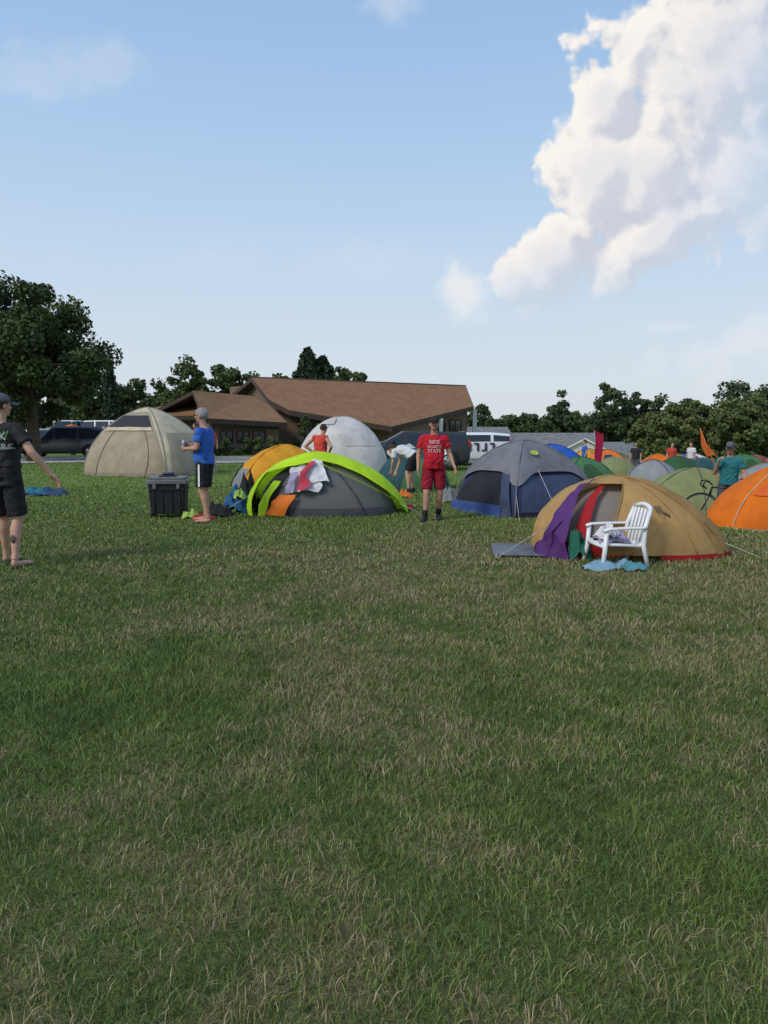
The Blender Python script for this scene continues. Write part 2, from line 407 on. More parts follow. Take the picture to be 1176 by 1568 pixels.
L=[(-35.8,95,8.6,3.4),(-32.1,95,8.2,3.3),(-28,96,7.9,3.4),(-23.8,93,10.5,3.3),(-20.5,95,9.9,3.5),(-17.6,96,8.6,3.1),(-13.8,100,9.2,3.3),(-5.9,99,10.3,2.8),(-3.4,100,9.2,2.5),(-9,104,8.4,3.5)]
for x in np.arange(-62,-2,3.4): L.append((x+rng.uniform(-1,1),104+rng.uniform(-3,3),rng.uniform(5.6,7.6),3.1))
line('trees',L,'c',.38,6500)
L=[(14.1,110,5.2,2.4),(18.4,112,4.3,2.2),(21.8,112,4.2,2.5),(25.6,108,6.8,2.9),(32.3,108,8.1,3.7),(35.7,110,7.6,3.3),(39.5,109,6.6,3.4),(44.3,110,6.8,3.6),(50,106,8.9,4.3),(55,105,8.7,4.3),(60,106,9.0,4.3)]
for x in np.arange(10,72,3.1): L.append((x+rng.uniform(-1,1),120+rng.uniform(-3,3),rng.uniform(2.4,4.0)+ (1.2 if x>28 else 0),3.0))
line('trees',L,'a',.38,6500)
L=[]
for x,t in ((25.6,3.2),(27.4,4.0),(29.3,4.5),(31.9,4.3),(34.0,4.6),(36.6,4.9),(39.4,4.6),(42,5)): L.append((x,70+rng.uniform(-2,2),t,2.4))
line('trees',L,'b',.26,8500)
def conifer(name,x,y,H,R,m='d',n=9000,size=.3,flat=.8):
    z=tz(x,y); e=empty(name,(x,y,z)); g=G(); g.tube([(0,0,0),(0,0,H*.97)],[.2,.03],7)
    t=rng.random(n)**.75; lay=np.floor(t*14)/14; fr=(t*14)%1
    a=rng.uniform(0,2*np.pi,n); br=.7+.3*np.sin(a*4+lay*40)*np.sin(a*3+lay*17)
    rr=R*np.clip(1-t,0,1)**flat*(1-.35*fr)*br*rng.random(n)**.4
    p=np.stack([np.cos(a)*rr,np.sin(a)*rr,H*.08+t*H*.92-rr*.15],-1)+rng.normal(size=(n,3))*.12
    build_leaves('foliage',[(quads(p,size),np.repeat(rng.random(n)*.7+.3*(1-fr),4))],LM[m],e)
    for k in range(20):
        tt=k/20; aa=k*2.4; g.tube([(0,0,H*(.1+.85*tt)),(math.cos(aa)*R*(1-tt)*.8,math.sin(aa)*R*(1-tt)*.8,H*(.1+.85*tt)-.2)],[.05,.01],5)
    g.obj('trunk',[bark],e)
conifer('pine_tree',-9.9,98,11.8,5.6,'d',17000,.42,.6)
conifer('pine_tree',-8.0,99,10.9,5.2,'d',14000,.42,.6)
conifer('pine_tree',-33.6,92,9.4,1.9,'d',6000,.35)
def bush(name,x,y,H,R,n,size,m='c'):
    e=empty(name,(x,y,tz(x,y))); v,r,cc=crown(0,0,-.1,H,R,16,n,size); build_leaves('foliage',[(v,r)],LM[m],e)
    g=G()
    for c in cc[:8]: g.tube([(0,0,-.05),tuple(c)],[.03,.01],5)
    g.obj('stems',[bark],e)
for x,y,H,R in ((-9.2,43.2,1.0,.7),(-8.0,44.3,1.1,.8),(-6.9,45.3,1.0,.75),(-5.3,50,2.8,.8),(-4.2,52.5,2.2,1.0),(-2.5,53,1.2,.9),(9.6,62,1.2,1.2),(-13.5,46.5,1.0,.9),(-11.8,44.5,.8,.6)): bush('shrub',x,y,H,R,2600,.13)

# ------------------------------------------------------------------ church
def shingle():
    m,nt,p,out=base('roof_shingle'); tc=N(nt,'ShaderNodeTexCoord').outputs['Object']
    mp=N(nt,'ShaderNodeMapping'); mp.inputs['Rotation'].default_value=(0,0,rad(-32)); nt.links.new(tc,mp.inputs[0])
    b=N(nt,'ShaderNodeTexBrick'); nt.links.new(mp.outputs[0],b.inputs['Vector']); b.inputs['Scale'].default_value=1.6
    b.inputs['Color1'].default_value=(.31,.16,.082,1); b.inputs['Color2'].default_value=(.22,.11,.056,1); b.inputs['Mortar'].default_value=(.13,.068,.038,1)
    b.inputs['Mortar Size'].default_value=.03; b.inputs['Brick Width'].default_value=.6; b.inputs['Row Height'].default_value=.32
    n=NOISE(nt,tc,.9,5,.7); c=MIX(nt,MR(nt,n,.3,.75,0,.45),b.outputs[0],(.33,.19,.105)); nt.links.new(c,p.inputs['Base Color']); p.inputs['Roughness'].default_value=.95; p.inputs['Specular IOR Level'].default_value=.1
    return m
SH=shingle(); TR=mat('brown_trim',(.06,.04,.03),.7); WH=mat('white_paint',(.75,.74,.70),.6); GL=mat('window_glass',(.02,.025,.03),.12,0,spec=.6)
def brickmat(name,c1,c2,mo,sc=4):
    m,nt,p,out=base(name); tc=N(nt,'ShaderNodeTexCoord').outputs['Object']
    s=N(nt,'ShaderNodeSeparateXYZ'); nt.links.new(tc,s.inputs[0]); cbn=N(nt,'ShaderNodeCombineXYZ')
    nt.links.new(MA(nt,'ADD',s.outputs[0],s.outputs[1]),cbn.inputs[0]); nt.links.new(s.outputs[2],cbn.inputs[1])
    b=N(nt,'ShaderNodeTexBrick'); nt.links.new(cbn.outputs[0],b.inputs['Vector']); b.inputs['Scale'].default_value=sc
    for k,c in (('Color1',c1),('Color2',c2),('Mortar',mo)): b.inputs[k].default_value=(*c,1)
    nt.links.new(b.outputs[0],p.inputs['Base Color']); p.inputs['Roughness'].default_value=.9; return m
BR=brickmat('brown_brick',(.19,.115,.07),(.13,.08,.05),(.15,.12,.10))
ch=empty('church')
def slab(name,pts,th,mt,parent,tm=None):
    n=len(pts); vs=[V(p) for p in pts]+[V(p)-V((0,0,th)) for p in pts]
    fs=[tuple(range(n)),tuple(range(n,2*n))[::-1]]+[(i,i+n,(i+1)%n+n,(i+1)%n) for i in range(n)]
    return mk(name,vs,fs,[mt,tm or TR],[0,1]+[1]*n,parent,False)
A=(-10.75,60.8,5.7);B=(7.92,72.7,5.7);C=(7.77,64.9,3.52);Cp=(.57,54,1.73);D1=(-6.78,53.4,2.89);D2=(-8.48,55.2,3.7)
def rz(x,y): return 5.7+(-47.2*(x+10.75)+74.1*(y-60.8))/261.7
slab('main_roof',[A,D2,D1,Cp,C,B],.38,SH,ch)
slab('rear_roof',[(-10.75,60.81,5.68),(7.92,72.71,5.68),(3.5,82,2.4),(-17,69,2.4)],.3,SH,ch)
slab('eave_trim_white',[(7.80,64.85,3.56),(7.95,72.6,5.74),(8.05,72.6,5.74),(7.9,64.8,3.56)],.3,WH,ch,WH)
g=G(); g.tube([A,B],.09,6); g.obj('ridge_cap',[TR],ch)
def walls(name,fp,top,m,parent,z0=-.5):
    n=len(fp); vs=[(x,y,z0) for x,y in fp]+[(x,y,top(x,y)) for x,y in fp]
    fs=[(i,(i+1)%n,(i+1)%n+n,i+n) for i in range(n)]
    return mk(name,vs,fs,m,None,parent,False)
walls('main_walls',[(-6.4,54.9),(.35,55.6),(7.3,65.4),(7.5,71.3),(2,81),(-14,68),(-10,60.6),(-8,56)],lambda x,y:min(rz(x,y),5.7)-.36 if y<73 else 2.4,BR,ch,-3)
def wallpanel(name,p,q,t0,t1,z0,z1,m,parent,off=.03,frame=None):
    p=V((*p,0));q=V((*q,0)); d=q-p; nrm=V((d.y,-d.x,0)).normalized()
    a=p+d*t0+nrm*off; b=p+d*t1+nrm*off
    mk(name,[(a.x,a.y,z0),(b.x,b.y,z0),(b.x,b.y,z1),(a.x,a.y,z1)],[(0,1,2,3)],m,None,parent,False)
    if frame:
        g=G(); o=nrm*.02
        A_=[V((a.x,a.y,z0))+o,V((b.x,b.y,z0))+o,V((b.x,b.y,z1))+o,V((a.x,a.y,z1))+o]
        for i in range(4): g.tube([A_[i],A_[(i+1)%4]],.045,4)
        mm=(A_[0]+A_[1])/2; g.tube([mm,mm+V((0,0,z1-z0))],.03,4)
        g.obj(name+'_frame',[frame],parent,False)
w1,w2,w3=(-6.4,54.9),(.35,55.6),(7.3,65.4)
TAN=mat('stone_panel',(.26,.19,.13),.9)
for i,(a,b) in enumerate(((.08,.2),(.26,.38),(.44,.56),(.62,.74))): wallpanel('window_%d'%i,w1,w2,a,b,.7,1.7,GL,ch,.04,TR)
wallpanel('stone_face',w2,w3,.12,.5,-.2,2.0,TAN,ch,.03)
wallpanel('entry_door',w2,w3,.56,.68,-.2,2.1,GL,ch,.05,TR)
wallpanel('entry_window',w2,w3,.74,.9,.3,2.3,GL,ch,.05,TR)
g=G(); g.box((8.2,67.5,1.0),(.35,.35,4.6)); g.box((4.6,60.2,.6),(.3,.3,3.6)); g.obj('white_posts',[WH],ch,False)
slab('wing_roof',[(-12.27,48,4.0),(-10.4,43,2.18),(-6.1,47,1.95),(-8.3,53.6,3.3),(-9.9,55.4,4.0)],.3,SH,ch)
slab('wing_roof_back',[(-12.27,48.01,3.98),(-9.9,55.41,3.98),(-14,57,2.4),(-16.2,50,2.4)],.25,SH,ch)
walls('wing_walls',[(-10.2,43.9),(-6.7,47.4),(-8.6,53),(-9.8,54.6),(-12.1,48.3)],lambda x,y:{43.9:2.0,47.4:1.72,53:3.0,54.6:3.6,48.3:3.75}[y],BR,ch)
for i,(a,b) in enumerate(((.12,.3),(.36,.54),(.6,.78))): wallpanel('wing_window_%d'%i,(-10.2,43.9),(-6.7,47.4),a,b,.75,1.45,GL,ch,.04,TR)
wallpanel('wing_fascia',(-10.2,43.9),(-6.7,47.4),0,1,1.55,1.68,TR,ch,.06)
slab('annex_roof',[(-16.4,52,2.95),(-16.1,47.6,2.35),(-12.0,47.4,2.4),(-12.6,52,3.7)],.28,SH,ch)
walls('annex_walls',[(-15.9,48.1),(-12.2,48.0),(-12.6,51.5),(-16,51.5)],lambda x,y:2.1,BR,ch)
wallpanel('annex_window',(-15.9,48.1),(-12.2,48.0),.3,.5,.7,1.6,GL,ch,.04,WH)
RG=mat('grey_shingle',(.19,.185,.18),.95,.25,3); SID=mat('cream_siding',(.62,.60,.55),.8,.06); SID2=mat('grey_siding',(.34,.35,.36),.8,.08)
def house(name,x,y,L,Wd,eave,ridge,sid,rot=0,gable=True,up=0):
    zb=tz(x,y)-.2+up; e=empty(name,(x,y,zb),rot)
    hx,hy=L/2,Wd/2; g=G(); b0=-up-.3
    vs=[(-hx,-hy,b0),(hx,-hy,b0),(hx,hy,b0),(-hx,hy,b0),(-hx,-hy,eave),(hx,-hy,eave),(hx,hy,eave),(-hx,hy,eave),(-hx,0,ridge-.1),(hx,0,ridge-.1)]
    mk('walls',vs,[(0,1,5,4),(2,3,7,6),(1,2,6,9,5),(3,0,4,8,7)],sid,None,e,False)
    o=.4
    slab('roof_front',[(-hx-o,-hy-o,eave-.15),(hx+o,-hy-o,eave-.15),(hx+o,0,ridge+.12),(-hx-o,0,ridge+.12)],.15,RG,e,WH)
    slab('roof_back',[(-hx-o,.01,ridge+.12),(hx+o,.01,ridge+.12),(hx+o,hy+o,eave-.15),(-hx-o,hy+o,eave-.15)],.15,RG,e,WH)
    if gable:
        gx0=hx*.62; gw=2.4; yb=-hy-1.6
        mk('gable_wall',[(gx0-gw,yb,b0),(gx0+gw,yb,b0),(gx0+gw,yb,eave),(gx0,yb,ridge-.5),(gx0-gw,yb,eave),(gx0-gw,-hy,b0),(gx0+gw,-hy,b0),(gx0+gw,-hy,eave),(gx0-gw,-hy,eave)],[(0,1,2,3,4),(5,0,4,8),(1,6,7,2)],sid,None,e,False)
        slab('gable_roof_l',[(gx0-gw-.4,yb-.3,eave-.2),(gx0,yb-.3,ridge-.35),(gx0,-.5,ridge-.35),(gx0-gw-.4,-.5,eave-.2)],.14,RG,e,WH)
        slab('gable_roof_r',[(gx0+.01,yb-.3,ridge-.35),(gx0+gw+.4,yb-.3,eave-.2),(gx0+gw+.4,-.5,eave-.2),(gx0+.01,-.5,ridge-.35)],.14,RG,e,WH)
        g.box((gx0,yb-.03,1.1),(2.6,.04,2.1),m=0)
    for k in (-.8,-.45,-.1): g.box((hx*k,-hy-.03,1.45),(1.1,.05,1.0),m=1)
    g.obj('openings',[WH,GL],e,False)
house('white_house',16.6,76,9.5,8,2.4,4.0,SID,rad(-6),True,.75)
house('grey_house',27.0,84,9,8,2.3,3.5,SID2,rad(4),False,.4)
house('grey_house',10.8,88,7,7,2.5,3.9,SID2,rad(8),False,.4)

# ------------------------------------------------------------------ cars
TIRE=mat('tyre_rubber',(.02,.02,.02),.85); RIM=mat('alloy_rim',(.45,.46,.47),.3,0,metal=.9); CHR=mat('head_lamp',(.7,.72,.75),.15); TL=mat('tail_lamp',(.35,.02,.02),.3)
def car(name,x,y,rot,paint,L=4.5,Wd=1.8,H=1.6,kind='suv'):
    e=empty(name,(x,y,tz(x,y)+(.065 if 33<y<38.5 else 0)),rot)
    hw=Wd/2
    if kind=='suv': st=[(-.50,.45,.85,.85),(-.49,.3,.98,.99),(-.47,.25,1.02,1.45),(-.43,.22,1.02,H*.98),(-.2,.22,1.0,H),(-.17,.22,1.0,H),(.05,.22,.98,H),(.08,.22,.98,H*.995),(.24,.22,.96,1.06),(.30,.22,.95,.99),(.44,.24,.9,.93),(.49,.3,.75,.78),(.50,.4,.62,.64)]
    else: st=[(-.50,.45,.85,.85),(-.495,.3,1.05,H*.8),(-.48,.25,1.1,H*.96),(-.3,.22,1.1,H),(-.27,.22,1.1,H),(0,.22,1.08,H),(.03,.22,1.08,H),(.26,.22,1.05,H*.985),(.40,.22,1.02,1.18),(.42,.22,1.0,1.1),(.47,.24,.9,.98),(.495,.3,.75,.8),(.5,.4,.62,.66)]
    if H<1.5: st=[(a,b,c*.93,min(d,H)) for a,b,c,d in st]
    R=[]
    for t,zb,belt,top in st:
        X_=t*L; w_=hw*(1-.12*max(0,abs(t)-.4)/.1); cab=max(0,(top-belt)); rw=w_-.22*min(1,cab/.5)*(.6 if kind!='suv' else 1)
        if cab<.12: rw=w_-.1
        half=[(w_*.92,zb),(w_,zb+.12),(w_,(zb+belt)/2),(w_*.985,belt),(rw+.02,belt+max(cab-.1,.0)*1.0),(rw-.1,top)]
        R.append([V((X_,yy,z)) for yy,z in half]+[V((X_,-yy,z)) for yy,z in half[::-1]])
    vs=[p for r in R for p in r]; n=12; fs=[];ix=[]
    for i in range(len(R)-1):
        for j in range(n):
            k=(j+1)%n; fs.append((i*n+j,(i+1)*n+j,(i+1)*n+k,i*n+k))
            cabx=max(st[i][3]-st[i][2],st[i+1][3]-st[i+1][2])
            glass=0
            if j in (3,7) and cabx>.3 and (st[i+1][0]-st[i][0])>.04: glass=1
            if j in (4,5,6) and abs(st[i][3]-st[i+1][3])>.25 and cabx>.3: glass=1
            ix.append(glass)
    fs.append(tuple(range(n))); fs.append(tuple((len(R)-1)*n+j for j in range(n))[::-1]); ix+=[0,0]
    o=mk('body',vs,fs,[paint,GL],ix,e,True)
    bm=bmesh.new(); bm.from_mesh(o.data); bmesh.ops.recalc_face_normals(bm,faces=bm.faces); bm.to_mesh(o.data); bm.free()
    m=o.modifiers.new('b','BEVEL'); m.width=.035; m.segments=2; m.limit_method='ANGLE'; m.angle_limit=rad(25)
    g=G(); r=.34
    for sx in (-.31,.31):
        for sy in (-1,1):
            c=V((sx*L,sy*(hw-.10),r))
            g.tube([c-V((0,.11,0)),c-V((0,.10,0)),c+V((0,.10,0)),c+V((0,.11,0))],[r*.9,r,r,r*.9],24,m=0)
            g.tube([c+V((0,sy*.105,0)),c+V((0,sy*.118,0))],[r*.62,r*.55],18,m=1)
            for k in range(5):
                a=k*2*math.pi/5; q=c+V((math.cos(a)*r*.4,sy*.12,math.sin(a)*r*.4)); g.box(q,(.07,.01,.05),m=0)
            g.tube([c+V((0,sy*.06,0)),c+V((0,sy*.098,0))],[r*1.16,r*1.16],24,m=2)
    g.obj('wheels',[TIRE,RIM,mat('wheel_arch',(.015,.015,.015),.8)],e)
    g=G()
    for sy in (-1,1):
        g.box((L*.487,sy*hw*.72,.72),(.1,.32,.14),m=0,bev=.03); g.box((-L*.492,sy*hw*.78,.98),(.09,.2,.26),m=1,bev=.02)
        g.box((L*.17,sy*(hw+.09),1.06),(.12,.16,.13),m=2,bev=.03)
    g.box((L*.497,0,.42),(.05,Wd*.7,.16),m=2,bev=.02); g.box((-L*.5,0,.75),(.03,.5,.14),m=3)
    for t in (-.12,.1): g.box((t*L,-hw-.005,.88),(.16,.02,.03),m=2)
    g.obj('lamps_and_trim',[CHR,TL,mat('black_plastic',(.02,.02,.02),.5),WH],e,False)
    return e
BLK=mat('black_car_paint',(.045,.047,.052),.22,.1,spec=.7); WHP=mat('white_car_paint',(.72,.72,.72),.25,.03,spec=.6); SLV=mat('silver_car_paint',(.35,.36,.37),.25,.05,metal=.4); MAR=mat('maroon_car_paint',(.12,.02,.02),.3)
car('parked_suv',-17.35,40.3,rad(191),BLK,4.7,1.85,1.68)
v1=car('parked_van',1.05,28.5,rad(182),mat('dark_van_paint',(.035,.037,.04),.35),4.3,1.85,1.44,'suv')
v2=car('parked_van',3.35,32.0,rad(183),WHP,4.0,1.85,1.40,'van')
g=G()
def blob(g,cx,cz,r,yy,m=0,n=18,seed=0,asp=1):
    vs=[V((cx,yy,cz))]+[V((cx+math.cos(a)*r*(1+.18*math.sin(3*a+seed)),yy,cz+math.sin(a)*r*asp*(1+.15*math.cos(4*a+seed)))) for a in np.linspace(0,2*math.pi,n,endpoint=False)]
    g.add(vs,[(0,1+i,1+(i+1)%n) for i in range(n)],m)
blob(g,.15,.72,.24,.942); blob(g,.75,.66,.2,.942,seed=1); blob(g,.45,.5,.13,.942,seed=2,asp=.5); blob(g,-.6,.68,.24,.942,seed=2,asp=.6); blob(g,-1.1,.68,.18,.942,seed=4,asp=.8)
for cx,cz in ((.08,.76),(.23,.76),(.69,.69),(.82,.69),(-.6,.68),(-1.1,.7)): blob(g,cx,cz,.05,.946,m=1)
g.obj('graphic',[WH,BLK],v1,False)
g=G()
for k in range(7): g.box((-1.2+.33*k,.955,.80),(.1,.01,.34),m=0); g.box((-1.1+.33*k,.955,.80+.14*(-1)**k),(.16,.01,.07),m=0)
g.obj('lettering',[BLK],v2,False)
car('parked_van',-27.2,72,rad(160),WHP,5.6,2.1,2.4,'van')
car('parked_van',-31.5,75,rad(95),WHP,5.4,2.1,2.4,'van')
car('parked_car',-24.0,66,rad(180),SLV,4.5,1.8,1.5)
car('parked_car',-33,62,rad(10),WHP,4.5,1.8,1.55)
car('parked_car',-25.5,52,rad(170),MAR,4.5,1.8,1.55)
car('parked_car',-22.2,48,rad(185),SLV,4.5,1.8,1.55)
car('parked_car',14.5,60,rad(0),WHP,4.5,1.8,1.6); car('parked_car',22,62,rad(5),SLV,4.5,1.8,1.6)

# ------------------------------------------------------------------ tents
class Dome:
    def __init__(s,a,b,H,n=4,p=1.1,q=1.05,sag=.05,skew=0): s.a,s.b,s.H,s.n,s.p,s.q,s.sag,s.skew=a,b,H,n,p,q,sag,skew
    def pt(s,phi,v,off=0):
        ph=rad(phi); t=1-v
        g=math.sin(t*math.pi/2)**s.p if t>0 else 0
        c,sn=math.cos(ph),math.sin(ph)
        g*=1-s.sag*math.sin(math.pi*min(1,max(0,t)))*math.cos(2*ph)**2
        x=s.a*g*math.copysign(abs(c)**(2/s.n),c); y=s.b*g*math.copysign(abs(sn)**(2/s.n),sn)
        z=s.H*max(0,math.cos(t*math.pi/2))**s.q
        d=V((0,0,0))
        if off: d=V((x/s.a**2,y/s.b**2,z/s.H**2+.001)).normalized()*off
        return V((x+s.skew*z/s.H,y,z))+d
def panel(name,D,p0,p1,lo,hi,m,parent,off=0,nu=40,nv=20,wob=0):
    f=lambda q,t:q(t) if callable(q) else q
    vs=[];fs=[]
    for j in range(nv+1):
        for i in range(nu+1):
            t=i/nu; a=f(lo,t);b=f(hi,t); v=a+(b-a)*j/nv
            q0=p0(j/nv) if callable(p0) else p0; q1=p1(j/nv) if callable(p1) else p1
            p=D.pt(q0+(q1-q0)*t,min(v,1),off)
            if wob: p=p+V((p.x,p.y,p.z)).normalized()*wob*(noise.noise(p*3.1+V((D.a,D.b,0)))+.6*noise.noise(p*8))
            vs.append(p)
    for j in range(nv):
        for i in range(nu): fs.append((j*(nu+1)+i,j*(nu+1)+i+1,(j+1)*(nu+1)+i+1,(j+1)*(nu+1)+i))
    return mk(name,vs,fs,m,None,parent)
def arc(name,D,phi,m,parent,v0=0,v1=1,r=.012,off=.012,n=24):
    f=lambda t: phi(t) if callable(phi) else phi
    g=G(); g.tube([D.pt(f(i/n),v0+(v1-v0)*i/n,off) for i in range(n+1)],r,6); return g.obj(name,[m],parent)
def guy(name,a,b,parent,m):
    g=G(); g.tube([a,b],.004,4); g.tube([V(b)+V((0,0,-.05)),V(b)+V((0,0,.05))],.006,5); g.obj(name,[m],parent)
CORD=mat('cord',(.5,.5,.45),.7); POLE=mat('tent_pole',(.05,.05,.055),.4); GPOLE=mat('grey_pole',(.3,.3,.3),.4)
INSHADE=mat('interior_shade',(.02,.02,.025),.9)  # near-black sheet colour standing in for the shade inside open tents

# 1 beige cabin dome
BE=nylon('beige_nylon',(.60,.50,.345),.2,.35); BE2=nylon('taupe_nylon',(.36,.295,.205),.12,.35); TRM=mat('taupe_trim',(.24,.20,.145),.8)
t=empty('beige_tent',(-8.15,26.0,0),rad(-20)); D=Dome(2.05,1.75,2.30,3.4,1.42,1.0,.06,-.1)
panel('body',D,0,360,0,1,BE,t,0,96,30,.015)
panel('front_wall',D,lambda s:226+12*s,lambda s:314-12*s,0,.74,BE2,t,.02,30,20,.01)
panel('window',D,lambda s:238+5*s,lambda s:302-5*s,.48,.66,meshfab('dark_mesh',(.03,.03,.035),.95),t,.035,24,8)
panel('side_panel',D,lambda s:322+6*s,lambda s:400-8*s,0,.42,BE2,t,.02,24,14,.01)  # lower right side covered in the darker taupe nylon
for ph in (45,135,225,315): arc('pole_%d'%ph,D,ph,TRM,t,r=.016)
arc('door_zip',D,lambda s:255+4*s,TRM,t,0,.46,.012,.035); arc('door_zip_2',D,lambda s:287+6*math.sin(3.1*s),TRM,t,0,.46,.012,.035)
panel('window_flap',D,lambda s:238+2*s,lambda s:302-2*s,.44,.48,BE,t,.06,24,4,.02)
panel('ground_skirt',D,190,350,0,.03,TRM,t,.03,30,2)
guy('guy_line',(1.5,-1.2,.8),(2.3,-2.2,0),t,CORD); guy('guy_line_2',(-1.6,-1.2,.8),(-2.4,-1.9,0),t,CORD)
# 2 yellow-orange tent
YO=nylon('amber_nylon',(.78,.36,.03),.35,.6)
t=empty('orange_tent',(-2.95,20.3,0),rad(12)); D=Dome(1.25,.95,1.12,2.6,1.1,1.,.04,.25)
panel('fly',D,0,360,.03,1,YO,t,0,80,24,.02); arc('pole',D,225,YO,t); arc('pole_2',D,315,YO,t); arc('pole_3',D,135,YO,t)
panel('vent',D,195,225,.0,.3,nylon('grey_nylon',(.25,.25,.26),.2),t,.02,16,10,.02)
panel('door_dark',D,172,192,.0,.35,INSHADE,t,.02,16,10)  # dark sheet painting the shade behind the door; the dome is closed
# 3 white dome
WN=nylon('white_nylon',(.74,.69,.64),.35,.35); PG=nylon('pale_grey_nylon',(.60,.56,.53),.2)
t=empty('white_dome_tent',(-1.40,24.5,0),rad(20)); D=Dome(1.50,1.50,1.95,2.6,1.0,1.,.03)
panel('fly',D,0,360,0,1,WN,t,0,90,28,.01)
for ph in (45,135,225,315): arc('seam_%d'%ph,D,ph,mat('seam_grey',(.42,.40,.38),.7),t,r=.010)
panel('mesh_window',D,262,300,.35,.6,PG,t,.02,20,10)
panel('vent_hood',D,200,240,.66,.8,PG,t,.04,16,6)
# 4 lime tent
LI=nylon('lime_nylon',(.56,.84,.03),.35,.5); GM=meshfab('grey_mesh',(.125,.13,.125),.90); ORN=nylon('orange_nylon',(.85,.22,.03),.3,.6)
t=empty('lime_tent',(-1.02,13.6,0),rad(3)); lt=t; D=Dome(1.46,.84,1.13,2.1,1.2,1.0,.0,-.20); Di=Dome(1.26,.70,1.03,2.2,1.2,1.,.0,-.15)
panel('inner_mesh',Di,0,360,0,1,GM,t,0,72,22,.006)
panel('floor_tub',Di,0,360,0,.10,nylon('dark_grey_nylon',(.07,.075,.08),.1),t,.012,72,4,.006)
def hem(s):
    ph=s*180
    if ph<14: return .02
    return .02+.64*math.sin(min(1,(ph-14)/72)*math.pi/2) if ph<86 else .66-.27*((ph-86)/94)**1.4
panel('fly_front',D,360,180,hem,1,LI,t,.01,80,22,.012)
panel('fly_back',D,0,180,.02,1,LI,t,.01,60,22,.012)
panel('fly_leg',D,lambda s:186+6*s,lambda s:203-2*s,0,.5,LI,t,.02,10,14,.02)
panel('fly_side',D,160,184,0.03,.5,LI,t,.015,12,14,.015)
panel('door_flap',Di,lambda s:213+20*s,lambda s:238+10*s,0.02,.24,ORN,t,.12,14,10,.06)
panel('door_flap_lime',Di,lambda s:200+16*s,lambda s:214+14*s,0.0,.38,LI,t,.12,14,10,.04)
panel('door_dark',Di,196,226,.08,.62,INSHADE,t,.015,14,12)  # shade inside the open left end, painted as a dark sheet
arc('pole_front',Di,lambda s:300-20*s,POLE,t,0,1,.010,.02); arc('pole_right',Di,lambda s:332-10*s,POLE,t,0,.95,.010,.02); arc('pole_left',Di,240,POLE,t,0,1,.010,.02)
arc('hem_tape',D,lambda s:342-70*s,mat('lime_trim',(.25,.42,.03),.6),t,.06,.62,.008,.02)
guy('guy_line',(1.2,-.3,.25),(1.75,-.55,0),t,CORD); guy('guy_line_2',(-1.2,-.1,.5),(-2.0,-.4,0),t,CORD)
# 5 grey & navy dome
GF=nylon('charcoal_nylon',(.175,.175,.19),.12,.35); NV=nylon('navy_nylon',(.035,.047,.10),.12,.45); NV2=nylon('navy_light_nylon',(.06,.075,.135),.12,.4)
t=empty('navy_dome_tent',(2.66,14.1,tz(2.66,14.1)),rad(29)); D=Dome(1.07,1.07,1.27,5,1.25,1.0,.09); Df=Dome(1.10,1.10,1.32,4.4,1.25,1.0,.07)
panel('body',D,0,360,0,1,NV,t,0,96,26,.012)
panel('light_panel',D,236,304,.03,.38,NV2,t,.012,26,12,.01)
def hem5(s): 
    ph=s*360; return .40-.13*abs(math.sin(2*rad(ph)))**3
panel('fly',Df,0,360,hem5,1,GF,t,.02,120,22,.012)
for ph in (45,135,225,315): arc('pole_%d'%ph,Df,ph,mat('pole_sleeve',(.16,.16,.18),.6),t,.0,1,.014,.03)
panel('door_shade',D,lambda s:146+24*s,lambda s:208-12*s,.02,.44,INSHADE,t,.016,20,14)  # painted shade of the open doorway, laid over the closed body
panel('door_flap',D,lambda s:198-8*s,lambda s:218-12*s,.0,.38,NV2,t,.06,12,12,.05)
panel('door_flap_low',D,lambda s:150+3*s,lambda s:198,.0,.10,nylon('blue_nylon',(.05,.09,.25),.1),t,.08,14,6,.05)
g=G(); q=Df.pt(262,.60,.05); 
logo=mat('logo_yellow',(.55,.62,.02),.5)
nrm=V((q.x,q.y,q.z*.9)).normalized(); ax=V((0,0,1)).cross(nrm).normalized(); ay=nrm.cross(ax)
for k,(rr,mm) in enumerate(((.07,0),(.042,1),(.022,0))):
    vs=[q+nrm*(.02+.003*k)+ax*rr*math.cos(a)+ay*rr*math.sin(a) for a in np.linspace(0,2*math.pi,20,endpoint=False)]
    g.add(vs,[tuple(range(20))],mm)
g.obj('emblem',[logo,GF],t,False)
panel('skirt_line',D,225,315,.0,.05,mat('navy_dark',(.012,.015,.03),.8),t,.02,30,3)
guy('guy_line',Df.pt(262,.42,.03),Df.pt(265,0)+V((0,-.35,0)),t,mat('white_cord',(.7,.7,.7),.6))
guy('guy_line_2',Df.pt(225,.2,.03),Df.pt(225,0)+V((-.2,-.35,0)),t,CORD)
# 6 tan backpacking tent
TN=nylon('tan_nylon',(.50,.305,.115),.32,.55); TN2=nylon('tan_dark_nylon',(.41,.24,.085),.3,.5); PU=nylon('purple_nylon',(.11,.04,.18),.25,.8); RD=nylon('red_nylon',(.42,.02,.025),.3,.4)
t=empty('tan_tent',(3.12,9.35,0),rad(-6)); D=Dome(1.20,.82,.97,2.3,1.16,1.0,.02,-.20)
panel('fly_back',D,0,180,.04,1,TN,t,0,50,24,.02)
panel('fly_right',D,lambda s:285,360,.045,1,TN,t,0,36,24,.015)
panel('fly_right_end',D,lambda s:318-10*s,360,.045,.97,TN2,t,.006,20,24,.015)
panel('fly_left',D,180,lambda s:213+8*s,.04,1,TN,t,0,24,24,.02)
panel('fly_top',D,213,285,.72,1,TN,t,.002,30,10,.01)
panel('fly_door_edge',D,lambda s:253+20*s,286,.05,.76,TN,t,.0,12,20,.015)
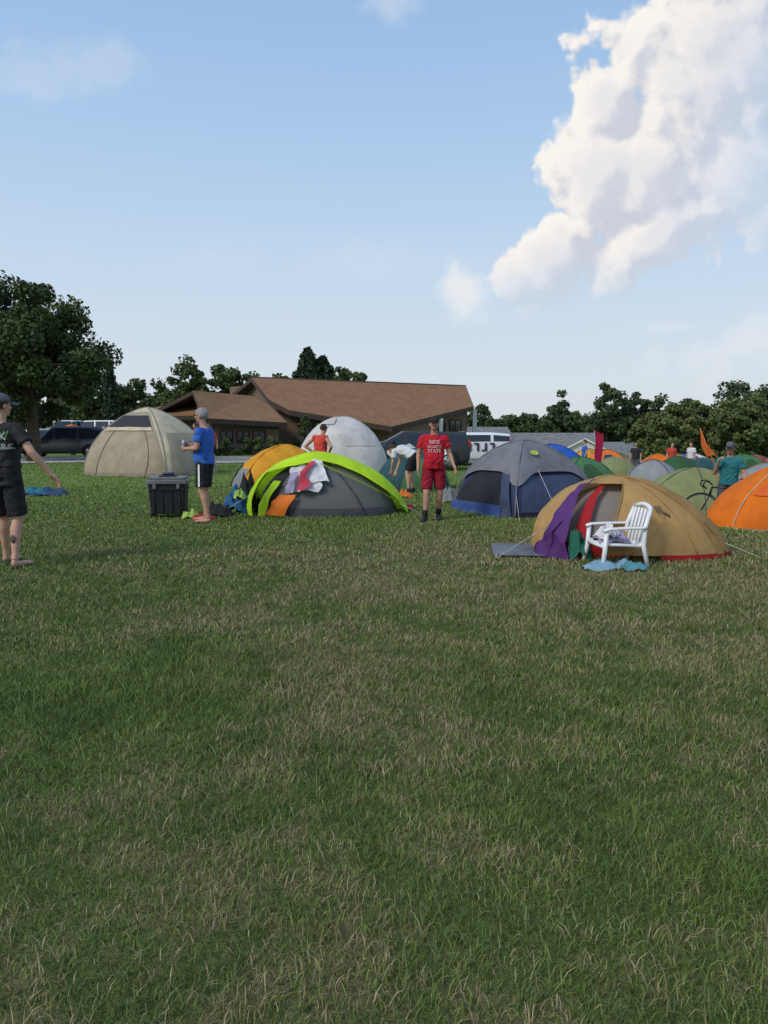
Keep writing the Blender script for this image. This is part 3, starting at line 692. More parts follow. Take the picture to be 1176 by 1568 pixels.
Dp=Dome(1.26,.90,.98,2.3,1.16,1.0,.02,-.20)
panel('vestibule_purple',Dp,lambda s:203+25*s,lambda s:232-2*s,0.0,.76,PU,t,.03,20,24,.06)
panel('vestibule_fold',Dp,lambda s:194+30*s,lambda s:214+12*s,0.0,.30,PU,t,.05,14,12,.08)
Dn=Dome(1.08,.55,.86,2.4,1.16,1.,.02,-.17)
panel('inner_mesh',Dn,0,360,.0,1,meshfab('pale_mesh',(.24,.21,.18),.85),t,0,60,20,.01)
panel('inner_red_tub',Dn,0,360,0,.13,RD,t,.012,60,5,.01)
panel('inner_red_strip',Dn,lambda s:232+8*s,lambda s:243+4*s,.1,.97,RD,t,.10,8,18,.02)
panel('red_hem',D,278,352,0,.055,RD,t,.004,30,4,.01)
arc('pole_a',D,lambda s:330-28*s,TN2,t,.04,1,.008,.008); arc('pole_b',D,lambda s:208+12*s,TN2,t,.04,1,.008,.008)
arc('door_edge',D,lambda s:253+20*s,TN2,t,.05,.76,.008,.01)
arc('seam_right',D,lambda s:300-6*s,TN2,t,.05,.95,.005,.006)
g=G(); g.box((-1.35,-.1,.012),(.75,.9,.02),bev=.008); g.obj('groundsheet',[mat('grey_sheet',(.13,.14,.16),.8,bump=.6,bscale=6)],t)
guy('guy_line',(-1.0,-.4,.4),(-1.7,-.7,0),t,CORD); guy('guy_line_2',(1.0,-.3,.2),(1.5,-.6,0),t,CORD)
tan_t=t
# 7 bright orange tent at right
OR=nylon('bright_orange_nylon',(.85,.20,.015),.35,.5); CRM=nylon('cream_nylon',(.62,.50,.33),.3,.4)
t=empty('orange_tent',(6.78,12.0,tz(6.78,12)-.0),rad(10)); D=Dome(1.54,.95,1.14,2.3,1.45,1.,.03)
panel('fly',D,0,360,.03,1,OR,t,0,80,24,.02)
panel('vestibule_panel',D,lambda s:205+16*s,lambda s:238-2*s,.34,.86,mat('orange_dark',(.6,.10,.01),.5),t,.012,16,14)
panel('lower_cream',D,195,330,.0,.05,CRM,t,.02,30,3)
arc('pole_a',D,lambda s:236+8*s,GPOLE,t,0,1,.009); arc('pole_b',D,200,CRM,t,0,1,.009); arc('pole_c',D,262,GPOLE,t,0,1,.007)
# 8 olive tent behind
OL=nylon('olive_nylon',(.27,.29,.12),.3,.4); OL2=nylon('forest_nylon',(.05,.12,.05),.3,.4)
t=empty('olive_tent',(7.0,16.6,tz(7.0,16.6)),rad(-8)); D=Dome(1.45,.95,1.20,2.6,1.25,1.,.03)
panel('fly',D,0,360,0,1,OL,t,0,70,22,.02)
for ph in (215,325,270): arc('pole_%d'%ph,D,ph,POLE,t,r=.008)
panel('door',D,lambda s:285+3*s,lambda s:318-12*s,.04,.55,OL2,t,.012,14,12)
def simple_tent(name,x,y,a,b,H,m,m2,rot,n=3.,door=(240,290)):
    t=empty(name,(x,y,tz(x,y)),rad(rot)); D=Dome(a,b,H,n,1.2,1.,.05)
    panel('fly',D,0,360,0,1,m,t,0,48,12)
    panel('door',D,lambda s:door[0]+18*s,lambda s:door[1]-18*s,.0,.6,m2,t,.015,8,6)
    for ph in (45,135,225,315): arc('pole_%d'%ph,D,ph,m2,t,r=.012,n=10)
BLU=nylon('royal_blue_nylon',(.03,.12,.50),.3,.3); GRN=nylon('green_nylon',(.09,.22,.09),.3,.3); GRY=nylon('mid_grey_nylon',(.30,.31,.31),.3,.3); TEAL=nylon('dark_teal_nylon',(.03,.09,.10),.2,.4); REDN=nylon('scarlet_nylon',(.5,.04,.03),.3,.3)
simple_tent('green_tent',.75,19.6,.95,.95,1.05,TEAL,GRN,15)
simple_tent('blue_tent',6.9,30.5,1.6,1.3,1.45,BLU,NV,10); simple_tent('green_tent',6.1,23.0,1.15,1.0,1.1,GRN,OL2,20)
simple_tent('grey_tent',4.4,21.5,1.2,1.1,1.05,GRY,NV,-10)
for i,(x,y,a,H,m) in enumerate(((10.2,34,1.2,1.25,ORN),(11.6,37,1.2,1.1,GRN),(13.3,36,1.2,1.1,OR),(9.0,29,1.0,.95,OL),(10.0,27.5,1.0,.9,GRY),(14.6,38,1.2,1.1,GRY),(12.3,31,1.0,1.0,OL2),(15.8,40,1.3,1.2,ORN),(17.5,43,1.4,1.3,BLU),(8.7,38,1.2,1.3,CRM),(16.5,34,1.2,1.1,GRN),(18.5,37,1.3,1.1,REDN),(8.9,20.5,1.1,1.0,OL2),(12,23,1.1,1.0,GRY),(12.9,44,1.4,1.5,ORN),(19.6,47,1.5,1.5,WN),(11,40,1.3,1.3,YO),(14.2,33,1.1,.9,TEAL))):
    simple_tent('dome_tent',x,y,a,a*.85,H,m,[NV,TN2,OL2,GRY][i%4],i*37)
for i,(x,y,a,H,m) in enumerate(((-23.5,56,1.6,1.9,ORN),(-21.0,55,1.3,1.5,OR),(-21.0,60,1.6,1.8,WN),(-24.8,49,1.5,1.6,GRN),(-12.9,39.6,1.2,1.1,GRN),(-26,58,1.4,1.7,GRY))):
    simple_tent('dome_tent',x,y,a,a*.85,H,m,[NV,TN2,OL2,GRY][i%4],i*41)

def cloth(name,x,y,z,sx,sy,h,m,seed=0,rot=0,parent=None):
    vs=[];n=24
    for j in range(n+1):
        for i in range(n+1):
            a=2*i/n-1;b=2*j/n-1; r=max(abs(a),abs(b)); r2=math.sqrt((a*a+b*b)/1.6)
            wob=1+.35*noise.noise(V((a*1.3,b*1.3,seed)))
            hh=h*max(0,1-r2**2.2)*(.75+.8*noise.noise(V((a*2.2,b*2.2,seed+5))))+.5*h*abs(noise.noise(V((a*5,b*5,seed+9))))*(1-r**6)
            vs.append((a*sx*.5*wob*(1-.15*b*b),b*sy*.5*wob*(1-.15*a*a),max(.004,hh)))
    fs=[(j*(n+1)+i,j*(n+1)+i+1,(j+1)*(n+1)+i+1,(j+1)*(n+1)+i) for j in range(n) for i in range(n)]
    o=mk(name,vs,fs,m,None,parent); o.location=(x,y,z); o.rotation_euler=(0,0,rot); return o
def fab(name,col): return mat(name,col,.85,.15,5,bump=.5,bscale=14)
def hang(name,D,p0,p1,v0,v1,m,parent,off): panel(name,D,p0,p1,v0,v1,m,parent,off,18,16,.10)
WC=fab('white_cloth',(.62,.60,.6)); 
hang('white_towel',Di,lambda s:240-4*s+5*math.sin(s*7),lambda s:266-2*s+4*math.sin(s*9),.28,.66,WC,lt,.09)
hang('white_shirt',Di,lambda s:254+3*math.sin(s*8),lambda s:275-4*s,.38,.70,WC,lt,.11)
hang('red_towel',Di,lambda s:248+5*s,lambda s:256+6*s+3*math.sin(s*9),.28,.62,fab('pinkish_cloth',(.45,.05,.08)),lt,.16)
hang('print_towel',Di,lambda s:236+4*s,lambda s:245+3*s,.26,.46,fab('lilac_cloth',(.35,.30,.42)),lt,.16)
cloth('blue_towel',2.52,8.15,.0,.62,.35,.09,fab('pale_blue_cloth',(.20,.34,.42)),4,.2)
cloth('blue_towel',2.75,8.05,.02,.3,.3,.07,fab('teal_cloth',(.08,.22,.25)),5,.2)
cloth('sleeping_bag',-7.9,17.3,0,1.0,.9,.16,fab('navy_cloth',(.03,.06,.12)),6,.1)
cloth('teal_towel',-8.1,17.05,.06,.6,.4,.15,fab('teal_cloth2',(.03,.15,.20)),7,.1)
cloth('green_towel',-3.35,12.75,0,.35,.3,.14,fab('lime_cloth',(.30,.45,.08)),8)
cloth('red_towel',-3.1,12.6,0,.4,.3,.10,fab('red_cloth',(.35,.03,.04)),9)
cloth('black_jacket',-2.95,13.15,0,.5,.4,.22,fab('black_cloth',(.02,.02,.022)),10)
cloth('blue_jacket',-2.72,13.6,.0,.5,.4,.42,fab('blue_cloth',(.02,.10,.22)),11)
cloth('green_towel',-2.62,13.4,.30,.2,.25,.15,fab('lime_cloth',(.30,.45,.08)),12)
cloth('black_jacket',-2.55,13.9,.0,.45,.4,.6,fab('black_cloth',(.02,.02,.022)),31)
cloth('navy_jacket',-1.9,15.6,.0,1.0,.6,.55,fab('navy_cloth',(.03,.06,.12)),13)
cloth('red_bag',.15,17.0,0,.5,.3,.2,fab('red_cloth',(.35,.03,.04)),14)
cloth('orange_bag',.45,16.6,0,.4,.3,.16,fab('orange_cloth',(.6,.15,.03)),15)
cloth('white_bag',.22,15.2,0,.3,.25,.18,WC,17)
cloth('grey_bag',1.35,15.4,0,.5,.35,.3,GRY,18); cloth('red_bag',.42,14.2,0,.3,.2,.1,fab('red_cloth',(.35,.03,.04)),19)

# cooler (rectangular wheeled box)
e=empty('cooler',(-3.82,13.1,0),rad(7)); g=G()
BP=mat('black_plastic_rough',(.018,.018,.02),.55,.1,bump=.1); GP=mat('grey_plastic',(.15,.155,.16),.5)
R=[]
for z,sx,sy in ((.07,.28,.22),(.08,.285,.225),(.57,.315,.245),(.58,.315,.245)):
    b=.025; R.append([V((x,y,z)) for x,y in ((sx-b,-sy),(sx,-sy+b),(sx,sy-b),(sx-b,sy),(-sx+b,sy),(-sx,sy-b),(-sx,-sy+b),(-sx+b,-sy))])
g.rings(R,0)
g.box((0,0,.63),(.70,.55,.08),m=1,bev=.015); g.box((0,0,.69),(.62,.46,.05),m=1,bev=.012); g.box((0,-.02,.725),(.30,.2,.025),m=0,bev=.01)
for x in (-.2,.2): g.box((x,-.262,.57),(.06,.03,.12),m=1,bev=.01)
for x in (-.22,-.08,.08,.22): g.box((x,-.238,.31),(.025,.03,.42),m=0,bev=.006)
g.box((0,-.245,.50),(.60,.03,.03),m=0,bev=.006)
for s in (-1,1): g.tube([(s*.30,-.1,.5),(s*.37,-.1,.52),(s*.37,.1,.52),(s*.30,.1,.5)],.012,8,m=1)
for x in (-.27,.27): g.box((x,-.14,.04),(.07,.09,.08),m=0,bev=.01)
g.obj('cooler_body',[BP,GP],e,False)
g=G()
for x in (-.27,.27): g.tube([(x-.025,.12,.09),(x+.025,.12,.09)],.09,16)
g.obj('cooler_wheels',[BP],e)
g=G(); g.box((0,.02,.765),(.22,.12,.05),bev=.02); g.obj('bag_on_lid',[fab('blue_grey_cloth',(.06,.07,.12))],e)

# white resin chair
WP=mat('white_resin',(.74,.74,.73),.35,.04,spec=.5)
e=empty('plastic_chair',(2.66,8.40,0),rad(97)); g=G()
for sx in (-1,1):
    g.tube([(sx*.27,.27,0),(sx*.245,.235,.2),(sx*.245,.22,.44)],[.024,.028,.026],8)
    g.tube([(sx*.26,-.27,0),(sx*.235,-.22,.25),(sx*.225,-.24,.46),(sx*.20,-.31,.66)],[.024,.028,.026,.022],8)
    R=[]
    for y,z,wd in ((.26,.425,.03),(.2,.445,.035),(0,.45,.03),(-.2,.45,.025),(-.25,.46,.02)):
        R.append([V((sx*.245+a,y,z+b)) for a,b in ((-wd,-.012),(wd,-.012),(wd,.008),(wd*.6,.015),(-wd*.6,.015),(-wd,.008))])
    g.rings(R)
R=[]
for y,z,wd in ((.25,.245,.235),(.22,.275,.24),(0,.262,.23),(-.2,.245,.21),(-.23,.25,.2)):
    R.append([V((-wd,y,z-.02)),V((wd,y,z-.02)),V((wd,y,z+.008)),V((0,y,z)),V((-wd,y,z+.008))])
g.rings(R)
for k in range(5):
    x=(k-2)*.082; g.box((x,-.26,.45),(.055,.014,.42),Matrix.Rotation(rad(13),3,'X'),bev=.005)
g.tube([(-.2,-.31,.655),(-.1,-.325,.685),(0,-.33,.695),(.1,-.325,.685),(.2,-.31,.655)],.026,8)
g.tube([(-.22,-.215,.25),(.22,-.215,.25)],.022,6)
g.obj('chair_shell',[WP],e)
cloth('purple_cloth',0,.05,.26,.36,.4,.14,fab('lilac_cloth',(.30,.28,.42)),20,0,e)
cloth('white_shirt',-.05,.13,.32,.28,.25,.14,WC,21,0,e)
cloth('green_bag',2.32,8.75,0,.3,.3,.3,fab('dark_green_cloth',(.02,.12,.08)),22)

# flags
e=empty('feather_banner',(7.25,25.5,tz(7.25,25.5))); g=G(); g.tube([(0,0,0),(0,0,1.7),(-.05,0,2.0)],.015,6); g.obj('pole',[GPOLE],e)
vs=[];fs=[]
for j in range(13):
    z=.35+1.65*j/12; wd=.30*math.sin(math.pi*(.15+.62*(1-j/12)+.2))**.5 if j<12 else .02
    for i in range(4): vs.append((-.02+wd*i/3,.03*math.sin(i+z*4),z))
for j in range(12):
    for i in range(3): fs.append((j*4+i,j*4+i+1,(j+1)*4+i+1,(j+1)*4+i))
mk('flag',vs,fs,fab('crimson_cloth',(.35,.01,.05)),None,e)
e=empty('safety_flag',(6.95,15.2,tz(6.95,15.2))); g=G(); g.tube([(.08,0,.2),(-.12,0,1.2),(-.50,0,2.07)],.009,6); g.obj('pole',[mat('flag_pole_orange',(.6,.12,.03),.5)],e)
mk('flag',[(-.50,0,2.07),(-.36,.03,1.78),(-.06,0,1.42),(-.40,.03,1.72),(-.45,0,1.68),(-.20,.02,1.54),(-.33,0,1.48)],[(0,1,4),(1,5,6,4),(1,2,5)],fab('orange_cloth',(.85,.16,.02)),None,e)

# ------------------------------------------------------------------ people
SK=mat('skin',(.50,.28,.19),.55,.1,12); SK2=mat('skin_tanned',(.46,.245,.165),.55,.1,12); LIP=mat('lips',(.30,.10,.08),.5); EYEW=mat('eye_white',(.6,.6,.58),.3); EYED=mat('eye_dark',(.02,.015,.01),.2)
def superring(c,side,front,a,b,n=22,ex=2.4):
    R=[]
    for k in range(n):
        t=2*math.pi*k/n; cs,sn=math.cos(t),math.sin(t)
        R.append(c+side*a*math.copysign(abs(cs)**(2/ex),cs)+front*b*math.copysign(abs(sn)**(2/ex),sn))
    return R
def hand(g,wr,d,n_,side,curl=.5):
    d=d.normalized(); n_=(n_-d*n_.dot(d)).normalized(); x=d.cross(n_).normalized()*side
    M=Matrix((x,d,n_)).transposed()
    g.ell(wr+d*.05,(.042,.055,.016),M,12,8)
    g.caps(wr-d*.02,wr+d*.02,.026,.028,10)
    for k,(o,L) in enumerate(((.030,.072),(.010,.080),(-.010,.074),(-.029,.058))):
        p=wr+d*.092+x*o; c1=curl*.6+.1; 
        p1=p+(d*math.cos(c1)+n_*math.sin(c1))*L*.5; c2=curl*1.5+.15
        p2=p1+(d*math.cos(c2)+n_*math.sin(c2))*L*.5
        g.caps(p-d*.02,p1,.0095,.009,8); g.caps(p1,p2,.009,.0075,8)
    p=wr+d*.03+x*.032; q=p+(d*.6+x*.7+n_*.25).normalized()*.035; q2=q+(d*.9+x*.15+n_*.5).normalized()*.03
    g.caps(p,q,.013,.011,8); g.caps(q,q2,.011,.009,8)
def person(name,x,y,yaw,H=1.8,J=None,skin=SK,shirt=None,shorts=None,shoe=None,hair=None,cap=None,hy=0,hp=0,hem=-.15,sleeve=.62,slen=.78,glasses=False,beard=None,belly=0,curl=.5,sock=None,palm=None,stripe=None,dz=0):
    s=H/1.8; e=empty(name,(x,y,tz(x,y)+dz),rad(yaw),s); vf=1 if y<16 else (1.35 if y<20 else 2.)
    j=dict(hR=(.095,0,.92),kR=(.11,.03,.50),aR=(.115,-.02,.085),fR=(.135,.15,.03),hL=(-.095,0,.92),kL=(-.11,.03,.50),aL=(-.115,-.02,.085),fL=(-.135,.15,.03),
           pel=(0,0,.96),wa=(0,.0,1.12),ch=(0,.0,1.30),nk=(0,-.015,1.49),hd=(0,.02,1.67),
           sR=(.185,-.01,1.425),eR=(.245,-.03,1.15),wR=(.26,.06,.92),sL=(-.185,-.01,1.425),eL=(-.245,-.03,1.15),wL=(-.26,.06,.92))
    if J: j.update(J)
    j={k:V(v) for k,v in j.items()}
    sp_=[j['pel'],j['wa'],j['ch'],j['nk']]
    def sp(t):
        k=min(2,max(0,int(math.floor(t)))); f=t-k; return sp_[k].lerp(sp_[k+1],f) if 0<=f<=1 else sp_[k]+(sp_[k+1]-sp_[k])*f
    def fr(t):
        tg=(sp(min(t+.4,3))-sp(max(t-.4,0))).normalized(); f=min(1,max(0,t/3))
        sd_=(j['hR']-j['hL']).lerp(j['sR']-j['sL'],f); sd_=(sd_-tg*sd_.dot(tg)).normalized(); return sd_,tg.cross(sd_)
    def torso(g,L,inf=0):
        R=[]
        for t,a,b in L:
            sd_,ft=fr(t); R.append(superring(sp(t)+ft*belly*.5*math.exp(-((t-.8)/.7)**2),sd_,ft,a+inf,b+inf+belly*.5*math.exp(-((t-.8)/.7)**2)))
        g.rings(R)
    g=G(); torso(g,[(-.35,.10,.08),(-.15,.15,.105),(.2,.165,.115),(.6,.16,.108),(1,.15,.105),(1.5,.163,.115),(2,.178,.122),(2.4,.18,.112),(2.7,.15,.09),(2.9,.09,.07),(3.05,.06,.055)])
    g.caps(j['nk']-V((0,0,.04)),j['hd']-V((0,0,.05)),.058,.052)
    for k in 'RL':
        h,kn,an,ft=j['h'+k],j['k'+k],j['a'+k],j['f'+k]
        g.caps(h,kn,.088,.056,14); dn=(an-kn); back=(kn-ft); back=V((back.x,back.y,0)).normalized()*.012
        g.tube([kn-dn.normalized()*.03,kn,kn+dn*.28+back,kn+dn*.55+back*.6,kn+dn*.85,an],[.045,.054,.060,.048,.036,.038],12)
        sh,el,wr=j['s'+k],j['e'+k],j['w'+k]
        g.caps(j['nk'].lerp(sh,.3)-V((0,0,.05)),sh,.06,.056); g.caps(sh,el,.052,.041); dd=wr-el
        g.tube([el-dd*.05,el,el+dd*.25,el+dd*.6,wr],[.034,.040,.042,.034,.026],12)
        if shoe is None:
            g.ell(an+V((0,0,-.035)),(.036,.045,.045)); g.caps(an+V((0,0,-.045)),ft,.034,.026); 
            tdir=(ft-an); tdir.z=0; tdir.normalize(); sdv=tdir.cross(V((0,0,1)))
            for q in (-.032,-.014,.003,.02,.034): g.caps(ft+sdv*q,ft+sdv*q+tdir*(.05-.3*abs(q)),.012,.01,6)
            g.ell(ft+V((0,0,-.003)),(.045,.05,.02))
    Mh=Matrix.Rotation(rad(hy),3,'Z')@Matrix.Rotation(rad(hp),3,'X'); hc=j['hd']
    P_=lambda a,b,c: hc+Mh@V((a,b,c))
    g.ell(P_(0,-.008,.025),(.076,.096,.092),Mh); g.ell(P_(0,.022,-.045),(.060,.068,.070),Mh); g.ell(P_(0,.060,-.085),(.03,.028,.024),Mh)
    g.caps(P_(0,.088,.012),P_(0,.108,-.022),.010,.016,8); g.ell(P_(0,.080,.028),(.05,.016,.012),Mh)
    for q in (-1,1): g.ell(P_(q*.077,-.005,-.008),(.012,.022,.033),Mh); g.ell(P_(q*.04,.055,-.025),(.025,.025,.025),Mh)
    b=g.obj('body',[skin],e); remesh(b,.0085*vf,3)
    g=G()
    for k,si in (('R',1),('L',-1)):
        d=(j['w'+k]-j['e'+k]); pn=(palm or {}).get(k); pn=V(pn) if pn else V((-si,.3,0)); hand(g,j['w'+k],d,pn,si,curl)
    g.obj('hands',[skin],e)
    g=G()
    for q in (-1,1): g.ell(P_(q*.031,.082,.008),(.014,.009,.008),Mh,10,6,0); g.ell(P_(q*.031,.089,.008),(.0065,.004,.0065),Mh,8,6,1)
    g.ell(P_(0,.092,-.052),(.024,.007,.007),Mh,10,6,2)
    if hair:
        for q in (-1,1): g.ell(P_(q*.033,.09,.032),(.018,.006,.005),Mh,8,6,3)
    g.obj('face',[EYEW,EYED,LIP,hair or EYED],e)
    if hair:
        vs=[];fs=[];n=24;h=14
        for i in range(h+1):
            for k in range(n):
                th=math.pi*i/h*.70; ph=2*math.pi*k/n
                front=max(0,math.sin(ph))**.7; th*=1-.48*front
                r=1.07+.03*noise.noise(V((k*.9,i*.9,1)))
                vs.append(P_(.079*r*math.sin(th)*math.cos(ph),-.012+.099*r*math.sin(th)*math.sin(ph),.027+.096*r*math.cos(th)))
        for i in range(h):
            for k in range(n): fs.append((i*n+k,(i+1)*n+k,(i+1)*n+(k+1)%n,i*n+(k+1)%n))
        mk('hair',vs,fs,hair,None,e)
    if beard:
        g=G(); g.ell(P_(0,.068,-.088),(.030,.028,.030),Mh); g.ell(P_(0,.092,-.038),(.028,.010,.007),Mh)
        g.obj('beard',[beard],e)
    if cap:
        vs=[];fs=[];n=24;h=10
        for i in range(h+1):
            for k in range(n):
                th=math.pi*.5*(i/h)*1.02; ph=2*math.pi*k/n
                vs.append(P_(.086*math.sin(th)**.9*math.cos(ph),-.008+.106*math.sin(th)**.9*math.sin(ph),.045+.088*math.cos(th)))
        for i in range(h):
            for k in range(n): fs.append((i*n+k,(i+1)*n+k,(i+1)*n+(k+1)%n,i*n+(k+1)%n))
        m0=len(vs)
        for jy in range(6):
            for ix in range(9):
                a=(ix/8*2-1); yy=.07+.105*jy/5*math.sqrt(max(0,1-.75*a*a)) ; vs.append(P_(a*.078,yy+.02*(1-a*a),.048-.028*a*a-.02*jy/5))
        for jy in range(5):
            for ix in range(8): fs.append((m0+jy*9+ix,m0+jy*9+ix+1,m0+(jy+1)*9+ix+1,m0+(jy+1)*9+ix))
        o=mk('cap',vs,fs,cap,None,e); md=o.modifiers.new('s','SOLIDIFY'); md.thickness=.005
    if glasses:
        g=G()
        for q in (-1,1): g.ell(P_(q*.033,.098,.008),(.027,.007,.019),Mh,14,8); g.tube([P_(q*.06,.094,.014),P_(q*.082,.0,.012)],.004,6)
        g.tube([P_(-.01,.102,.012),P_(.01,.102,.012)],.004,6); g.obj('sunglasses',[EYED],e)
    if shirt:
        g=G(); torso(g,[(hem,.182,.142),(hem+.2,.184,.142),(.5,.178,.132),(1,.172,.126),(1.5,.180,.132),(2,.192,.138),(2.4,.195,.125),(2.7,.165,.102),(2.88,.105,.085),(2.97,.075,.07)])
        for k in 'RL':
            sh,el=j['s'+k],j['e'+k]
            g.caps(j['nk'].lerp(sh,.25)-V((0,0,.05)),sh,.072,.070)
            if sleeve>0: en=sh.lerp(el,sleeve); g.tube([sh-(el-sh)*.1,sh,sh.lerp(el,sleeve*.5),en],[.055,.072,.070,.076],14)
        o=g.obj('shirt',[shirt],e); remesh(o,.011*vf,3,.011,.13)
    if shorts:
        g=G(); torso(g,[(-.33,.13,.105),(-.15,.175,.13),(.2,.178,.132),(.45,.172,.125)])
        for k in 'RL':
            h,kn=j['h'+k],j['k'+k]; en=h.lerp(kn,slen); g.tube([h+V((0,0,.05)),h,h.lerp(kn,slen*.5),en],[.09,.104,.102,.100],16)
        o=g.obj('shorts',[shorts],e); remesh(o,.011*vf,2,.009,.12)
        if stripe:
            g=G()
            for k,si in (('R',1),('L',-1)):
                h,kn=j['h'+k],j['k'+k]; en=h.lerp(kn,slen*.97); off_=V((si*.104,0,0)); sw=V((0,.014,0))
                vs=[h+off_*1.08-sw,h+off_*1.08+sw,en+off_+sw,en+off_-sw]; g.add(vs,[(0,1,2,3)])
            g.obj('stripe',[stripe],e,False)
    if shoe:
        g=G()
        for k in 'RL':
            an,ft=j['a'+k],j['f'+k]; g.caps(an+V((0,0,-.03)),ft+V((0,0,.012)),.048,.042); g.ell(an+V((0,-.0,-.04)),(.045,.06,.045)); g.caps(an,an+V((0,0,.03)),.048,.044)
            g.ell(ft,(.05,.055,.03))
        o=g.obj('shoes',[shoe],e); remesh(o,.009*vf,2)
        if sock:
            g=G()
            for k in 'RL': an,kn=j['a'+k],j['k'+k]; g.tube([an,an.lerp(kn,.28)],[.045,.052],12)
            g.obj('socks',[sock],e)
    return e
def decal_text(txt,size,target,origin,dirn,right,up,m,parent_e,name='print',off=.006):
    cu=bpy.data.curves.new('txt','FONT'); cu.body=txt; cu.size=size; cu.align_x='CENTER'; cu.resolution_u=2
    o=bpy.data.objects.new('txt',cu); COL.objects.link(o); bpy.context.view_layer.update()
    dg=bpy.context.evaluated_depsgraph_get(); me=bpy.data.meshes.new_from_object(o.evaluated_get(dg)); bpy.data.objects.remove(o)
    tm=target.data; bvh=BVHTree.FromPolygons([v.co for v in tm.vertices],[tuple(p.vertices) for p in tm.polygons])
    for v in me.vertices:
        p=V(origin)+V(right)*v.co.x+V(up)*v.co.y; h=bvh.ray_cast(p,V(dirn))
        v.co=(h[0] if h[0] is not None else p+V(dirn)*.1)-V(dirn)*off
    me.materials.clear(); me.materials.append(m); ob=bpy.data.objects.new(name,me); COL.objects.link(ob); ob.parent=parent_e; return ob
def child(e,n):
    for c in bpy.data.objects:
        if c.parent==e and c.name.split('.')[0]==n: return c
GH=mat('grey_hair',(.25,.24,.23),.8,.3,30); BH=mat('brown_hair',(.05,.03,.02),.8,.3,30); BRD=mat('dark_beard',(.17,.115,.085),.9)
BT=fab('black_tshirt',(.022,.022,.024)); BS=fab('black_shorts',(.016,.016,.019)); BL=fab('blue_tshirt',(.03,.11,.42)); RT=fab('red_tshirt',(.45,.012,.025)); RS=fab('maroon_shorts',(.24,.008,.02)); RTK=fab('coral_tank',(.55,.06,.04)); WT=fab('white_tshirt',(.6,.6,.6)); TT=fab('teal_tshirt',(.02,.15,.16)); CAPG=fab('grey_cap',(.10,.10,.11)); CAPB=fab('black_cap',(.02,.02,.022)); KH=fab('grey_shorts',(.08,.085,.09))
SHO=mat('black_shoe',(.02,.02,.02),.6); PW=mat('print_white',(.55,.55,.52),.7)
p=person('man_in_black_shirt',-4.22,8.2,-12,1.92,J=dict(sR=(.19,-.01,1.43),eR=(.37,-.03,1.19),wR=(.50,.08,.97),eL=(-.27,.05,1.17),wL=(-.26,.22,.98),kR=(.13,.02,.50),aR=(.16,-.10,.085),fR=(.19,.07,.03),aL=(-.15,.16,.085),fL=(-.16,.33,.03),kL=(-.12,.12,.50)),
  skin=SK,shirt=BT,shorts=BS,hair=BH,cap=CAPG,hy=-20,hem=-.75,slen=.92,palm={'R':(0,-.3,-1)},curl=.25,belly=.02)
sh=child(p,'shirt')
try:
    decal_text('DRINK',.11,sh,(-.02,-.6,1.32),(0,1,0),(1,0,0),(0,0,1),PW,p,off=.012); decal_text('BURGERS',.09,sh,(-.0,-.6,1.22),(0,1,0),(1,0,0),(0,0,1),PW,p,off=.012)
    decal_text('//',.12,sh,(.13,-.6,1.33),(0,1,0),(1,0,0),(0,0,1),mat('print_green',(.05,.35,.08),.7),p,off=.014)
except Exception as ex: print(ex)
g=G(); 
for ax_,ay_ in ((.16,-.10),(-.15,.16)): g.box((ax_+.01,ay_+.08,.008),(.10,.28,.016),bev=.006)
g.obj('sandals',[SHO],p)
g=G(); g.ell((.148,-.098,.30),(.03,.014,.045)); g.obj('tattoo',[mat('tattoo_ink',(.10,.08,.07),.6)],p)
p=person('man_in_blue_shirt',-2.98,12.3,78,1.90,J=dict(eR=(.23,.0,1.17),wR=(.12,.24,1.20),eL=(-.23,.02,1.17),wL=(-.12,.25,1.16),aR=(.12,.06,.085),fR=(.14,.23,.03),aL=(-.13,-.10,.085),fL=(-.15,.07,.03),kR=(.12,.06,.5),kL=(-.12,-.0,.5),hd=(0,.035,1.67)),
  skin=SK2,shirt=BL,shorts=BS,hair=GH,glasses=True,hem=-.25,slen=.85,curl=.9,stripe=WH,belly=.03,palm={'R':(-1,.2,.3),'L':(1,.2,.3)})
g=G(); g.tube([(0,.34,1.16),(0,.34,1.27),(0,.34,1.29)],[.03,.033,.02],14); g.obj('drink_can',[mat('can_metal',(.4,.42,.45),.3,metal=.6)],p)
p=person('man_in_red_shirt',.84,12.5,180,1.76,J=dict(eR=(.26,-.05,1.16),wR=(.27,.02,.92),eL=(-.27,-.02,1.17),wL=(-.34,.10,.96),aR=(.15,.10,.085),fR=(.20,.25,.03),kR=(.13,.10,.5),aL=(-.10,-.18,.10),fL=(-.11,-.02,.03),kL=(-.11,.0,.5)),
  skin=SK2,shirt=RT,shorts=RS,shoe=SHO,sock=BS,hair=BH,cap=CAPB,beard=BRD,hem=-.35,slen=.86,belly=.05,curl=.4,hp=6)
sh=child(p,'shirt')
try:
    for k,(tx,sz) in enumerate((('RIDE',.085),('ACROSS',.065),('STATE',.08))): decal_text(tx,sz,sh,(0,.7,1.34-.075*k),(0,-1,0),(-1,0,0),(0,0,1),PW,p,off=.012)
except Exception as ex: print(ex)
person('man_in_red_tank_top',-1.5,17.6,-35,1.70,J=dict(eR=(.42,-.10,1.20),wR=(.22,.05,1.02),eL=(-.42,-.10,1.20),wL=(-.22,.05,1.02),nk=(0,.05,1.48),hd=(0,.12,1.64)),skin=SK2,shirt=RTK,shorts=KH,hair=BH,sleeve=0,hp=-15,hem=0,palm={'R':(-1,0,0),'L':(1,0,0)})
